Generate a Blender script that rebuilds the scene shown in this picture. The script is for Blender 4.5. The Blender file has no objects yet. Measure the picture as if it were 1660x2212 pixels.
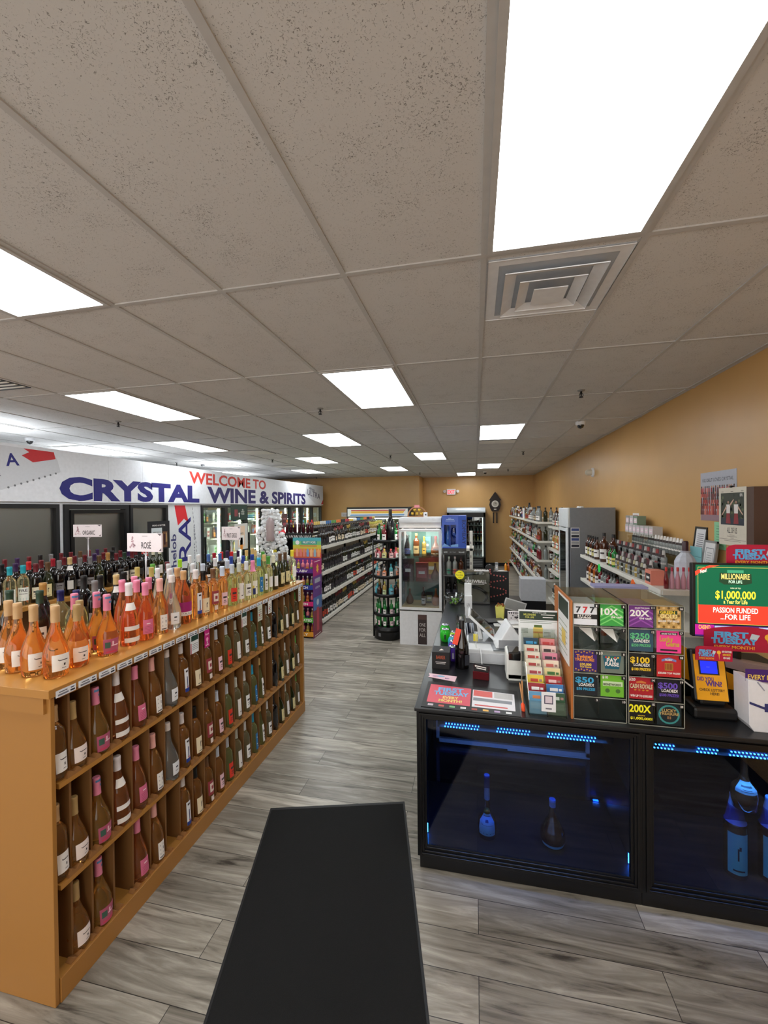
import bpy, math, random
from mathutils import Vector, Matrix
R=random.Random(11)
PI=math.pi
S=bpy.context.scene; C=S.collection
rad=math.radians
# ---------------------------------------------------------------- camera, world, exposure
def make_camera():
    yaw,pitch,roll=0.214970,-0.0095637,-0.0102292
    c,s=math.cos(yaw),math.sin(yaw)
    F=Vector((-s*math.cos(pitch),c*math.cos(pitch),math.sin(pitch)))
    Rr=Vector((c,s,0)); U=Rr.cross(F)
    R2=Rr*math.cos(roll)+U*math.sin(roll); U2=-Rr*math.sin(roll)+U*math.cos(roll)
    cd=bpy.data.cameras.new('camera'); co=bpy.data.objects.new('camera',cd); C.objects.link(co)
    m=Matrix.Identity(4)
    for i in range(3): m[i][0]=R2[i]; m[i][1]=U2[i]; m[i][2]=-F[i]
    m[0][3],m[1][3],m[2][3]=0,0,2.0
    co.matrix_world=m
    cd.sensor_fit='VERTICAL'; cd.sensor_height=36; cd.lens=901.39/2212*36
    cd.clip_start=0.05; cd.clip_end=60
    S.camera=co
make_camera()
W=bpy.data.worlds.new('world'); S.world=W; W.use_nodes=True
W.node_tree.nodes['Background'].inputs[0].default_value=(.72,.7,.66,1)
W.node_tree.nodes['Background'].inputs[1].default_value=5.0
S.view_settings.view_transform='Standard'; S.view_settings.look='None'
S.view_settings.exposure=0.0; S.view_settings.gamma=1; S.view_settings.use_curve_mapping=False
PANEL_EMIT=13
LED_EMIT=45

# ---------------------------------------------------------------- materials
def lin(v):
    v/=255
    return v/12.92 if v<=.04045 else ((v+.055)/1.055)**2.4
def rgb(c): return (lin(c[0]),lin(c[1]),lin(c[2]),1)
MATS={}
def mat(name,c=(200,200,200),rough=.5,metal=0,trans=0,ior=1.45,emit=0,coat=0,var=.05,scale=25,bump=0,spec=.5):
    if name in MATS: return MATS[name]
    m=bpy.data.materials.new(name); m.use_nodes=True
    nt=m.node_tree; b=nt.nodes['Principled BSDF']
    b.inputs['Base Color'].default_value=rgb(c)
    b.inputs['Roughness'].default_value=rough; b.inputs['Metallic'].default_value=metal
    b.inputs['Transmission Weight'].default_value=trans; b.inputs['IOR'].default_value=ior
    b.inputs['Coat Weight'].default_value=coat
    b.inputs['Specular IOR Level'].default_value=spec
    if emit:
        b.inputs['Emission Color'].default_value=rgb(c); b.inputs['Emission Strength'].default_value=emit
    if (var or bump) and not emit and not trans:
        tc=nt.nodes.new('ShaderNodeTexCoord')
        n=nt.nodes.new('ShaderNodeTexNoise'); n.inputs['Scale'].default_value=scale; n.inputs['Detail'].default_value=4
        nt.links.new(tc.outputs['Object'],n.inputs['Vector'])
        if var:
            mx=nt.nodes.new('ShaderNodeMix'); mx.data_type='RGBA'
            mx.inputs[6].default_value=tuple(x*(1-var*2) for x in rgb(c)[:3])+(1,)
            mx.inputs[7].default_value=tuple(min(1,x*(1+var*2)) for x in rgb(c)[:3])+(1,)
            nt.links.new(n.outputs['Fac'],mx.inputs[0]); nt.links.new(mx.outputs[2],b.inputs['Base Color'])
        if bump:
            bp=nt.nodes.new('ShaderNodeBump'); bp.inputs['Strength'].default_value=bump; bp.inputs['Distance'].default_value=.002
            nt.links.new(n.outputs['Fac'],bp.inputs['Height']); nt.links.new(bp.outputs[0],b.inputs['Normal'])
    MATS[name]=m; return m
def ink(c,rough=.45):
    c=tuple(int(x) for x in c)
    return mat('print_%d_%d_%d'%c,c,rough,var=.03,scale=40)
def pane(name,c=(235,240,240),fac=.1,rough=.02,density=1.0):
    if name in MATS: return MATS[name]
    m=bpy.data.materials.new(name); m.use_nodes=True; nt=m.node_tree
    nt.nodes.remove(nt.nodes['Principled BSDF'])
    t=nt.nodes.new('ShaderNodeBsdfTransparent'); t.inputs[0].default_value=rgb(c)
    g=nt.nodes.new('ShaderNodeBsdfGlossy'); g.inputs['Roughness'].default_value=rough
    fr=nt.nodes.new('ShaderNodeFresnel'); fr.inputs[0].default_value=1.45
    mm=nt.nodes.new('ShaderNodeMath'); mm.operation='ADD'; mm.inputs[1].default_value=fac-.04
    mm.use_clamp=True
    mn=nt.nodes.new('ShaderNodeMath'); mn.operation='MINIMUM'; mn.inputs[1].default_value=fac*2+.08
    x=nt.nodes.new('ShaderNodeMixShader')
    nt.links.new(fr.outputs[0],mm.inputs[0]); nt.links.new(mm.outputs[0],mn.inputs[0]); nt.links.new(mn.outputs[0],x.inputs[0])
    nt.links.new(t.outputs[0],x.inputs[1]); nt.links.new(g.outputs[0],x.inputs[2])
    nt.links.new(x.outputs[0],nt.nodes['Material Output'].inputs[0])
    MATS[name]=m; return m
def nodes(m): return m.node_tree.nodes, m.node_tree.links
def wood(name,c1,c2,scale=6,rough=.35,axis=(1,1,8),coat=0):
    m=mat(name,c1,rough,var=0,coat=coat); n,l=nodes(m); b=n['Principled BSDF']
    tc=n.new('ShaderNodeTexCoord'); mp=n.new('ShaderNodeMapping'); mp.inputs['Scale'].default_value=axis
    ns=n.new('ShaderNodeTexNoise'); ns.inputs['Scale'].default_value=scale; ns.inputs['Detail'].default_value=8; ns.inputs['Distortion'].default_value=1.2
    mx=n.new('ShaderNodeMix'); mx.data_type='RGBA'; mx.inputs[6].default_value=rgb(c1); mx.inputs[7].default_value=rgb(c2)
    cr=n.new('ShaderNodeMapRange'); cr.inputs[1].default_value=5.02; cr.inputs[2].default_value=.68
    l.new(tc.outputs['Object'],mp.inputs[0]); l.new(mp.outputs[0],ns.inputs['Vector']); l.new(ns.outputs['Fac'],cr.inputs[0])
    l.new(cr.outputs[0],mx.inputs[0]); l.new(mx.outputs[2],b.inputs['Base Color'])
    bp=n.new('ShaderNodeBump'); bp.inputs['Strength'].default_value=.08; l.new(ns.outputs['Fac'],bp.inputs['Height']); l.new(bp.outputs[0],b.inputs['Normal'])
    return m
def floor_mat():
    m=mat('vinyl_plank_floor',(120,118,114),.33,var=0); n,l=nodes(m); b=n['Principled BSDF']
    tc=n.new('ShaderNodeTexCoord')
    br=n.new('ShaderNodeTexBrick'); br.offset=.37; br.inputs['Scale'].default_value=1
    br.inputs['Brick Width'].default_value=1.22; br.inputs['Row Height'].default_value=.18
    br.inputs['Mortar Size'].default_value=.0016; br.inputs['Bias'].default_value=0
    br.inputs['Color1'].default_value=(.0,.0,.0,1); br.inputs['Color2'].default_value=(1,1,1,1); br.inputs['Mortar'].default_value=(.1,.1,.1,1)
    l.new(tc.outputs['Object'],br.inputs['Vector'])
    # long streaky grain, shifted per plank
    sx=n.new('ShaderNodeVectorMath'); sx.operation='MULTIPLY_ADD'; sx.inputs[1].default_value=(7,7,7)
    l.new(br.outputs['Color'],sx.inputs[0]); l.new(tc.outputs['Object'],sx.inputs[2])
    mp=n.new('ShaderNodeMapping'); mp.inputs['Scale'].default_value=(1.3,13,1); l.new(sx.outputs[0],mp.inputs[0])
    g=n.new('ShaderNodeTexNoise'); g.inputs['Scale'].default_value=1.6; g.inputs['Detail'].default_value=9; g.inputs['Roughness'].default_value=.62; g.inputs['Distortion'].default_value=.9
    l.new(mp.outputs[0],g.inputs['Vector'])
    cr=n.new('ShaderNodeValToRGB'); e=cr.color_ramp.elements
    e[0].position=.30; e[0].color=rgb((74,68,61)); e[1].position=.66; e[1].color=rgb((184,177,165))
    a=e.new(.42); a.color=rgb((134,127,116)); a=e.new(.53); a.color=rgb((154,147,136))
    l.new(g.outputs['Fac'],cr.inputs[0])
    # per plank tone
    mr=n.new('ShaderNodeMapRange'); mr.inputs[3].default_value=.68; mr.inputs[4].default_value=1.15; l.new(br.outputs['Color'],mr.inputs[0])
    mu=n.new('ShaderNodeMix'); mu.data_type='RGBA'; mu.blend_type='MULTIPLY'; mu.inputs[0].default_value=1
    l.new(cr.outputs[0],mu.inputs[6]); l.new(mr.outputs[0],mu.inputs[7])
    mo=n.new('ShaderNodeMix'); mo.data_type='RGBA'; mo.inputs[7].default_value=rgb((45,42,40))
    l.new(br.outputs['Fac'],mo.inputs[0]); l.new(mu.outputs[2],mo.inputs[6]); l.new(mo.outputs[2],b.inputs['Base Color'])
    bp=n.new('ShaderNodeBump'); bp.inputs['Strength'].default_value=.15; l.new(g.outputs['Fac'],bp.inputs['Height']); l.new(bp.outputs[0],b.inputs['Normal'])
    return m
def ceiling_mat():
    m=mat('acoustic_ceiling_tile',(206,203,200),.9,var=0); n,l=nodes(m); b=n['Principled BSDF']
    tc=n.new('ShaderNodeTexCoord')
    f=n.new('ShaderNodeTexNoise'); f.inputs['Scale'].default_value=150; f.inputs['Detail'].default_value=3; f.inputs['Roughness'].default_value=.55; f.inputs['Distortion'].default_value=1.5
    l.new(tc.outputs['Object'],f.inputs['Vector'])
    f2=n.new('ShaderNodeTexNoise'); f2.inputs['Scale'].default_value=9; f2.inputs['Detail'].default_value=2; l.new(tc.outputs['Object'],f2.inputs['Vector'])
    ad=n.new('ShaderNodeMath'); ad.operation='MULTIPLY_ADD'; ad.inputs[1].default_value=.22; l.new(f2.outputs['Fac'],ad.inputs[0]); l.new(f.outputs['Fac'],ad.inputs[2])
    cr=n.new('ShaderNodeValToRGB'); e=cr.color_ramp.elements
    e[0].position=.44; e[0].color=rgb((136,132,128)); e[1].position=.50; e[1].color=rgb((206,203,200))
    l.new(ad.outputs[0],cr.inputs[0]); l.new(cr.outputs[0],b.inputs['Base Color'])
    bp=n.new('ShaderNodeBump'); bp.inputs['Strength'].default_value=.5; bp.inputs['Distance'].default_value=.003; l.new(cr.outputs[0],bp.inputs['Height']); l.new(bp.outputs[0],b.inputs['Normal'])
    return m
def led_lens():
    m=mat('light_lens',(250,252,250),.5,emit=PANEL_EMIT,var=0); n,l=nodes(m); b=n['Principled BSDF']
    tc=n.new('ShaderNodeTexCoord'); f=n.new('ShaderNodeTexNoise'); f.inputs['Scale'].default_value=4
    l.new(tc.outputs['Object'],f.inputs['Vector'])
    mr=n.new('ShaderNodeMapRange'); mr.inputs[3].default_value=PANEL_EMIT*.85; mr.inputs[4].default_value=PANEL_EMIT*1.15
    l.new(f.outputs['Fac'],mr.inputs[0]); l.new(mr.outputs[0],b.inputs['Emission Strength'])
    b.inputs['Emission Color'].default_value=(.93,.98,1,1)
    return m
FLOOR=floor_mat(); CEIL=ceiling_mat(); LENS=led_lens()
TAN=mat('tan_wall_paint',(200,156,96),.38,var=.04,scale=3,bump=.05)
WHITE=mat('white_laminate',(228,228,230),.35)
WMETAL=mat('white_shelf_metal',(222,218,208),.4)
BLACK=mat('black_lacquer',(16,16,18),.3,var=.1)
BLKM=mat('black_metal',(18,18,20),.35)
BLKP=mat('black_plastic',(22,22,24),.45)
GREY=mat('grey_metal',(125,127,130),.4,metal=.2)
CHROME=mat('chrome',(210,210,215),.15,metal=1)
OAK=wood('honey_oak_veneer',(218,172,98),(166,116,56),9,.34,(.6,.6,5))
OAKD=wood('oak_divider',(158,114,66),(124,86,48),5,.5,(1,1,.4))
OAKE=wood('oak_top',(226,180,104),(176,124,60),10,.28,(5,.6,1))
ACR=pane('clear_acrylic',(240,243,240),.09)
GLS=pane('door_glass',(205,215,215),.13)
GLSC=pane('case_glass',(215,222,228),.07)
GLSD=pane('dim_window_glass',(190,192,188),.3,.3)

# ---------------------------------------------------------------- mesh builder
TXT={}
def glyphs(s,font_bold=0.0):
    k=(s,font_bold)
    if k in TXT: return TXT[k]
    cu=bpy.data.curves.new('t','FONT'); cu.body=s; cu.size=1; cu.offset=font_bold; cu.resolution_u=3
    o=bpy.data.objects.new('t',cu); me=o.to_mesh()
    V=[(v.co.x,v.co.y) for v in me.vertices]; Fs=[tuple(p.vertices) for p in me.polygons]
    o.to_mesh_clear(); bpy.data.objects.remove(o); bpy.data.curves.remove(cu)
    if V:
        x0=min(v[0] for v in V); x1=max(v[0] for v in V); y0=min(v[1] for v in V); y1=max(v[1] for v in V)
    else: x0=x1=y0=y1=0
    TXT[k]=(V,Fs,x0,x1,y0,y1); return TXT[k]
class M:
    def __init__(s): s.v=[];s.f=[];s.mi=[];s.sm=[];s.mats=[];s.T=Matrix.Identity(4)
    def k(s,m):
        if m not in s.mats: s.mats.append(m)
        return s.mats.index(m)
    def add(s,vs,fs,m,smooth=False):
        b=len(s.v); s.v+=[tuple(s.T@Vector(v)) for v in vs]
        i=s.k(m)
        for f in fs: s.f.append(tuple(b+x for x in f)); s.mi.append(i); s.sm.append(smooth)
        return s
    def box(s,x0,y0,z0,x1,y1,z1,m):
        vs=[(x0,y0,z0),(x1,y0,z0),(x1,y1,z0),(x0,y1,z0),(x0,y0,z1),(x1,y0,z1),(x1,y1,z1),(x0,y1,z1)]
        return s.add(vs,[(0,3,2,1),(4,5,6,7),(0,1,5,4),(1,2,6,5),(2,3,7,6),(3,0,4,7)],m)
    def lathe(s,prof,m,seg=20,a0=0,a1=2*PI,cx=0,cy=0,smooth=True,cap=True):
        full=abs(a1-a0-2*PI)<1e-6; n=seg if full else seg+1
        vs=[];fs=[]
        for r,z in prof:
            for i in range(n):
                a=a0+(a1-a0)*i/seg; vs.append((cx+r*math.cos(a),cy+r*math.sin(a),z))
        for j in range(len(prof)-1):
            for i in range(seg):
                i2=(i+1)%n if full else i+1
                fs.append((j*n+i,j*n+i2,(j+1)*n+i2,(j+1)*n+i))
        s.add(vs,fs,m,smooth)
        if cap and full:
            for j,fl in ((0,1),(len(prof)-1,0)):
                if prof[j][0]>1e-5:
                    ring=[(cx+prof[j][0]*math.cos(2*PI*i/seg),cy+prof[j][0]*math.sin(2*PI*i/seg),prof[j][1]) for i in range(seg)]
                    s.add(ring,[tuple(reversed(range(seg))) if fl else tuple(range(seg))],m)
        return s
    def tube(s,pts,r,m,seg=8):
        pts=[Vector(p) for p in pts]; vs=[];fs=[]
        for i,p in enumerate(pts):
            d=(pts[min(i+1,len(pts)-1)]-pts[max(i-1,0)]).normalized()
            u=d.orthogonal().normalized() if i==0 else (u-d*u.dot(d)).normalized()
            w=d.cross(u)
            for k in range(seg):
                a=2*PI*k/seg; vs.append(tuple(p+(u*math.cos(a)+w*math.sin(a))*r))
        for i in range(len(pts)-1):
            for k in range(seg):
                k2=(k+1)%seg; fs.append((i*seg+k,i*seg+k2,(i+1)*seg+k2,(i+1)*seg+k))
        fs.append(tuple(reversed(range(seg)))); fs.append(tuple(range((len(pts)-1)*seg,len(pts)*seg)))
        return s.add(vs,fs,m,True)
    def extr(s,poly,d,m,smooth=False):      # polygon in XY, extruded by d along +Z (under T)
        n=len(poly); vs=[(x,y,0) for x,y in poly]+[(x,y,d) for x,y in poly]
        fs=[tuple(reversed(range(n))),tuple(range(n,2*n))]+[(i,(i+1)%n,n+(i+1)%n,n+i) for i in range(n)]
        return s.add(vs,fs,m,smooth)
    def frame(s,x0,z0,x1,z1,y0,y1,w,m):     # rectangular frame standing in XZ
        s.box(x0,y0,z0,x0+w,y1,z1,m); s.box(x1-w,y0,z0,x1,y1,z1,m)
        s.box(x0+w,y0,z0,x1-w,y1,z0+w,m); return s.box(x0+w,y0,z1-w,x1-w,y1,z1,m)
    # flat graphics in the local XY plane of T, layered along +Z
    def R(s,x0,y0,x1,y1,c,L=1): return s.add([(x0,y0,L*.0004),(x1,y0,L*.0004),(x1,y1,L*.0004),(x0,y1,L*.0004)],[(0,1,2,3)],c if not isinstance(c,tuple) else ink(c))
    def P(s,pts,c,L=1): return s.add([(x,y,L*.0004) for x,y in pts],[tuple(range(len(pts)))],c if not isinstance(c,tuple) else ink(c))
    def circ(s,x,y,r,c,L=1,n=20,ry=None): return s.P([(x+r*math.cos(2*PI*i/n),y+(ry or r)*math.sin(2*PI*i/n)) for i in range(n)],c,L)
    def txt(s,t,x,y,h,c,w=None,L=2,al='c',bold=.02,shear=0,rot=0):
        V,Fs,x0,x1,y0,y1=glyphs(t,bold)
        if not V: return s
        sy=h/.70; wd=(x1-x0); sx=(w/wd) if w else sy
        ox={'c':-(x0+x1)/2,'l':-x0,'r':-x1}[al]
        cr,sr=math.cos(rot),math.sin(rot); vs=[]
        for a,b in V:
            px=(a+ox)*sx+shear*b*sy; py=b*sy
            vs.append((x+px*cr-py*sr,y+px*sr+py*cr,L*.0004))
        return s.add(vs,Fs,c if not isinstance(c,tuple) else ink(c))
    def mesh(s,name):
        me=bpy.data.meshes.new(name); me.from_pydata(s.v,[],s.f)
        for m in s.mats: me.materials.append(m)
        me.polygons.foreach_set('material_index',s.mi); me.polygons.foreach_set('use_smooth',s.sm); me.update()
        return me
    def build(s,name,parent=None,loc=(0,0,0),rz=0,bevel=0,me=None,rot=None):
        o=bpy.data.objects.new(name,me or s.mesh(name)); C.objects.link(o)
        o.location=loc; o.rotation_euler=rot or (0,0,rz)
        if parent: o.parent=parent
        if bevel:
            b=o.modifiers.new('b','BEVEL'); b.width=bevel; b.segments=2; b.limit_method='ANGLE'
        return o
def place(me,name,parent=None,loc=(0,0,0),rot=(0,0,0)):
    o=bpy.data.objects.new(name,me); C.objects.link(o); o.location=loc; o.rotation_euler=rot
    if parent: o.parent=parent
    return o
def tag(o,label,cat,group=None):
    o['label']=label; o['category']=cat
    if group: o['group']=group
    return o
def thing(name,label,cat,loc=(0,0,0),rz=0,group=None,rot=None):
    o=bpy.data.objects.new(name,None); C.objects.link(o); o.empty_display_size=.05
    o.location=loc; o.rotation_euler=rot or (0,0,rz)
    return tag(o,label,cat,group)
def struct(name,m,loc=(0,0,0)):
    o=m.build(name,loc=loc); o['kind']='structure'; return o
# frames for graphics: facing +X (reads along +Y), facing -Y (reads along +X)
def FX(x,y,z): return Matrix(((0,0,1,x),(1,0,0,y),(0,1,0,z),(0,0,0,1)))
def FXm(x,y,z): return Matrix(((0,0,-1,x),(-1,0,0,y),(0,1,0,z),(0,0,0,1)))   # facing -X, reads along -Y
def FY(x,y,z): return Matrix(((1,0,0,x),(0,0,-1,y),(0,1,0,z),(0,0,0,1)))

# ---------------------------------------------------------------- the room
CZ=3.046; XR=1.92; YB=14.6; YB2=13.6; XL=-9.0; YF=-2.6; XJ=-1.78
gx0,gy0=.0449,1.7931; TW,TD=.6096,1.2192
struct('floor',M().add([(XL,YF,0),(XR,YF,0),(XR,YB,0),(XL,YB,0)],[(0,1,2,3)],FLOOR))
m=M()
LIGHTS=[(0,-1,'the big one nearest the counter'),(-4,-1,'at the left edge of the photo, nearest row'),(-2,1,'above the aisle mat, in front of the wine aisle'),(-6,1,'long one above the oak bottle cabinets'),
 (-4,3,'second back over the aisle between oak cabinet and wine gondola'),(0,3,'second back along the tan wall side'),(-8,3,'before the small grille, over the back oak cabinet'),(-11,3,'left one just above the beer cooler sign'),
 (-2,5,'over the white spirits display cabinet'),(-6,5,'third back over the wine gondola'),(-10,5,'over the sign between the two words of its top line'),(-4,7,'far one left of the ceiling jog'),
 (0,7,'far one before the exit sign'),(-8,7,'far one beside the far end of the cooler sign'),(-1,9,'last one, against the back wall'),(-8,-1,'outside the left of the photo'),(-10,1,'at the far left over the cooler'),(-12,7,'behind the cooler sign top, far end')]
m.add([(XL,YF,CZ),(XL,YB,CZ),(XR,YB,CZ),(XR,YF,CZ)],[(0,1,2,3)],CEIL)
struct('ceiling',m)
g=M(); GRIDM=mat('ceiling_grid_metal',(186,183,180),.6)
i0=int((XL-gx0)/TW)
for i in range(i0,4):
    x=gx0+i*TW
    if x<XR: g.box(x-.012,YF,CZ-.006,x+.012,YB,CZ+.001,GRIDM)
for j in range(-4,11):
    y=gy0+j*TD
    if y<YB: g.box(XL,y-.012,CZ-.0062,XR,y+.012,CZ+.001,GRIDM)
struct('trim_1',g)
struct('wall_right',M().box(XR,YF,0,XR+.1,YB,CZ,TAN))
struct('wall_back',M().box(XJ,YB,0,XR,YB+.1,CZ,TAN))
struct('wall_back_left',M().box(XL,YB2,0,XJ,YB2+1.1,CZ,TAN))
struct('wall_left',M().box(XL-.1,YF,0,XL,YB2,CZ,TAN))
FRW=M(); FRW.box(XL,YF-.1,0,XR,YF,.5,TAN); FRW.box(XL,YF-.1,2.6,XR,YF,CZ,TAN)
for x in (XL,-5.5,-2.2,1.4): FRW.box(x,YF-.1,.5,x+.5,YF,2.6,TAN)
struct('wall_front',FRW)
b=M().box(XR-.012,YF,0,XR,YB,.11,BLKM); struct('baseboard_right',b)
b=M().box(XJ,YB-.012,0,XR,YB,.11,BLKM); struct('baseboard_back',b)

# ceiling lights
def light_mesh():
    f=M(); a=.012; w,d=TW-.024,TD-.024; t=.022
    f.box(0,0,-.008,t,d,.004,GRIDM); f.box(w-t,0,-.008,w,d,.004,GRIDM); f.box(t,0,-.008,w-t,t,.004,GRIDM); f.box(t,d-t,-.008,w-t,d,.004,GRIDM)
    l=M().box(t,t,-.005,w-t,d-t,.002,LENS)
    return f.mesh('frame'),l.mesh('lens')
fm_,lm_=light_mesh()
for i,j,w in LIGHTS:
    t=thing('ceiling_light','white recessed rectangular ceiling light, '+w,'light',(gx0+i*TW+.012,gy0+j*TD+.012,CZ-.004),group='recessed ceiling lights')
    place(fm_,'frame',t); place(lm_,'lens',t)
def diffuser(x,y,w,label):
    t=thing('ceiling_air_diffuser',label,'air vent',(x,y,CZ))
    dm=mat('vent_white',(220,220,222),.5)
    dk=mat('vent_gap',(170,174,180),.7)
    M().box(-w,-w,-.004,w,w,.0,dk).build('backing',t)
    for k,(o,i_,z) in enumerate(((w,w*.84,-.006),(w*.74,w*.56,-.026),(w*.5,w*.34,-.034),(w*.26,0,-.040))):
        r=M()
        if i_==0: r.box(-o,-o,z-.004,o,o,z,dm)
        else:
            q=[(-o,-o),(o,-o),(o,o),(-o,o)]; p=[(-i_,-i_),(i_,-i_),(i_,i_),(-i_,i_)]
            vs=[(a,b,z) for a,b in q]+[(a,b,z+.016 if k else z) for a,b in p]+[(a,b,z-.004) for a,b in q]
            fs=[]
            for e in range(4):
                e2=(e+1)%4; fs+=[(e,e2,4+e2,4+e),(e,8+e,8+e2,e2)]
            r.add(vs,fs,dm)
        r.build('ring' if i_ else 'centre_plate',t)
diffuser(gx0+TW*.5,gy0+TD*.27,.285,'white square stepped air diffuser in the ceiling behind the biggest light')
def grille(x,y,w,d,label):
    t=thing('ceiling_grille',label,'air vent',(x,y,CZ-.008))
    M().box(-w/2,-d/2,0,w/2,d/2,.006,mat('grille_dark',(70,72,74),.6)).build('backing',t)
    s=M()
    for k in range(9): s.box(-w/2,-d/2+d*k/9,-.006,w/2,-d/2+d*k/9+.018,0,WMETAL)
    s.build('slat',t)
grille(gx0-6.5*TW,gy0+4.25*TD,.56,.5,'slatted return air grille behind a light, over the back oak cabinet')
grille(gx0-6.5*TW,gy0+.6*TD,.56,.56,'slatted ceiling grille cut by the left edge of the photo')
grille(gx0+.5*TW,gy0+4.2*TD,.56,.3,'low slatted grille directly behind the light on the tan wall side')
grille(gx0+.5*TW,gy0+8.25*TD,.56,.3,'slatted grille behind the far light before the exit sign')
grille(gx0-7.5*TW,gy0+6.3*TD,.56,.3,'slatted grille near the far end of the cooler sign')
def sprinkler_meshes():
    a=M().lathe([(.034,0),(.03,-.008),(.02,-.012)],mat('escutcheon',(150,148,145),.4,metal=.6),14)
    b=M().lathe([(.008,-.01),(.01,-.03),(.014,-.034),(.006,-.04),(.006,-.06)],BLKM,10)
    b.lathe([(.019,-.062),(.019,-.066),(.004,-.068)],BLKM,12)
    for s_ in(-1,1): b.tube([(s_*.013,0,-.03),(s_*.018,0,-.045),(s_*.006,0,-.062)],.003,BLKM,6)
    return a.mesh('escutcheon'),b.mesh('head')
sa,sb=sprinkler_meshes()
for x,y,w in ((-4.07,4.115,'over the oak cabinets'),(-1.57,4.12,'left of the aisle light'),(.946,4.077,'near the tan wall, largest of all'),
              (-1.627,8.1,'between the two far aisle lights'),(-4.14,8.05,'beyond the small grille over the wine gondola'),(.9,8.3,'far back near the tan wall'),(-6.4,8.0,'just above the cooler sign'),(.9,12.,'farthest back near the tan wall'),(-5.07,12.9,'above the far end of the cooler sign'),(-1.6,12.4,'near the jog of the back wall')):
    t=thing('fire_sprinkler','small pendent fire sprinkler head in the ceiling, '+w,'sprinkler',(x,y,CZ),group='ceiling sprinklers')
    place(sa,'escutcheon',t); place(sb,'head',t)
for x,y,w in ((1.29,5.6,'dark dome security camera on the ceiling near the tan wall'),(-6.2,4.75,'small camera above the cooler sign, left end'),(-5.9,8.2,'small camera above the cooler sign beside its red top line'),(.3,12.6,'dome camera on the ceiling before the exit sign')):
    t=thing('security_camera',w,'camera',(x,y,CZ))
    M().lathe([(.06,0),(.06,-.03),(.05,-.04)],WHITE,16).build('base',t)
    M().lathe([(.042,-.035),(.042,-.05),(.03,-.075),(.0,-.088)],mat('smoked_dome',(20,20,22),.1,coat=1),16).build('dome',t)
# ---------------------------------------------------------------- bottles, cans and packs (front faces +X)
def glass(name,c,trans=.8,rough=.02,ior=1.36):
    return mat('glass_'+name,c,rough,trans=trans,ior=ior,var=0)
G_ROSE=glass('orange_rose',(255,190,112),.92); G_ROSE2=glass('coral_rose',(255,172,112),.92); G_GOLD=glass('amber_rose',(255,202,116),.92)
G_PALE=glass('pale_white_wine',(244,242,196),.94); G_GRN=glass('light_green',(222,234,164),.92); G_CLEAR=glass('clear',(240,243,240),.92)
G_DKGRN=mat('glass_dark_olive',(34,38,14),.06,var=0,coat=.5); G_BLK=mat('glass_dark',(14,10,12),.06,var=0,coat=.6); G_BRN=mat('glass_brown',(70,30,12),.06,var=0,coat=.6)
G_GREEN=mat('glass_bottle_green',(28,120,50),.08,var=0,coat=.5); G_AMBER=mat('glass_amber',(112,58,26),.07,var=0,coat=.6); G_RED=mat('red_liquor',(112,22,30),.12,var=0,coat=.5)
G_YEL=mat('yellow_liquor',(166,140,70),.12,var=0,coat=.5); G_LT=mat('frosty_spirit',(134,138,136),.12,var=0,coat=.6); G_TEAL=mat('teal_spirit',(60,150,160),.15,var=0,coat=.5); G_ORG=mat('orange_liquor',(176,92,40),.12,var=0,coat=.5); G_PNK=mat('pink_liquor',(216,120,130),.15,var=0)
PR={ # radius, height pairs
 'flare':[(.036,0),(.045,.004),(.046,.03),(.049,.075),(.047,.105),(.038,.14),(.026,.172),(.018,.2),(.0155,.225),(.0155,.296),(.0148,.30)],
 'wave':[(.036,0),(.041,.004),(.043,.05),(.041,.1),(.037,.135),(.034,.15),(.028,.175),(.019,.205),(.015,.23),(.015,.30)],
 'bord':[(.033,0),(.037,.004),(.037,.185),(.034,.2),(.024,.216),(.0165,.226),(.0148,.24),(.0148,.3)],
 'burg':[(.036,0),(.041,.004),(.041,.13),(.037,.16),(.027,.19),(.018,.215),(.015,.235),(.015,.3)],
 'tall':[(.031,0),(.0345,.004),(.0345,.13),(.031,.165),(.022,.21),(.016,.25),(.0145,.27),(.0145,.335)],
 'pear':[(.04,0),(.052,.004),(.056,.05),(.053,.1),(.04,.14),(.022,.17),(.016,.19),(.016,.245)],
 'magn':[(.043,0),(.0475,.005),(.0475,.17),(.044,.2),(.033,.235),(.021,.265),(.0175,.285),(.0175,.35)],
 'liq':[(.034,0),(.038,.004),(.038,.17),(.035,.185),(.022,.2),(.016,.21),(.014,.22),(.014,.27)],
 'squat':[(.04,0),(.047,.005),(.048,.11),(.044,.13),(.025,.147),(.017,.155),(.016,.18),(.016,.2)],
 'round':[(.03,0),(.05,.012),(.062,.05),(.055,.09),(.032,.13),(.018,.16),(.014,.19),(.014,.235)],
 'long':[(.038,0),(.046,.005),(.05,.06),(.045,.1),(.022,.125),(.015,.15),(.0135,.2),(.0135,.33)],
 'mini':[(.016,0),(.019,.002),(.019,.065),(.016,.075),(.0085,.085),(.0085,.105)],
 'champ':[(.043,0),(.049,.005),(.049,.13),(.045,.165),(.034,.205),(.022,.25),(.0165,.28),(.0165,.33)],
}
def rad_at(pr,z):
    for (r0,z0),(r1,z1) in zip(pr,pr[1:]):
        if z0<=z<=z1 and z1>z0: return r0+(r1-r0)*(z-z0)/(z1-z0)
    return pr[-1][0]
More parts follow.
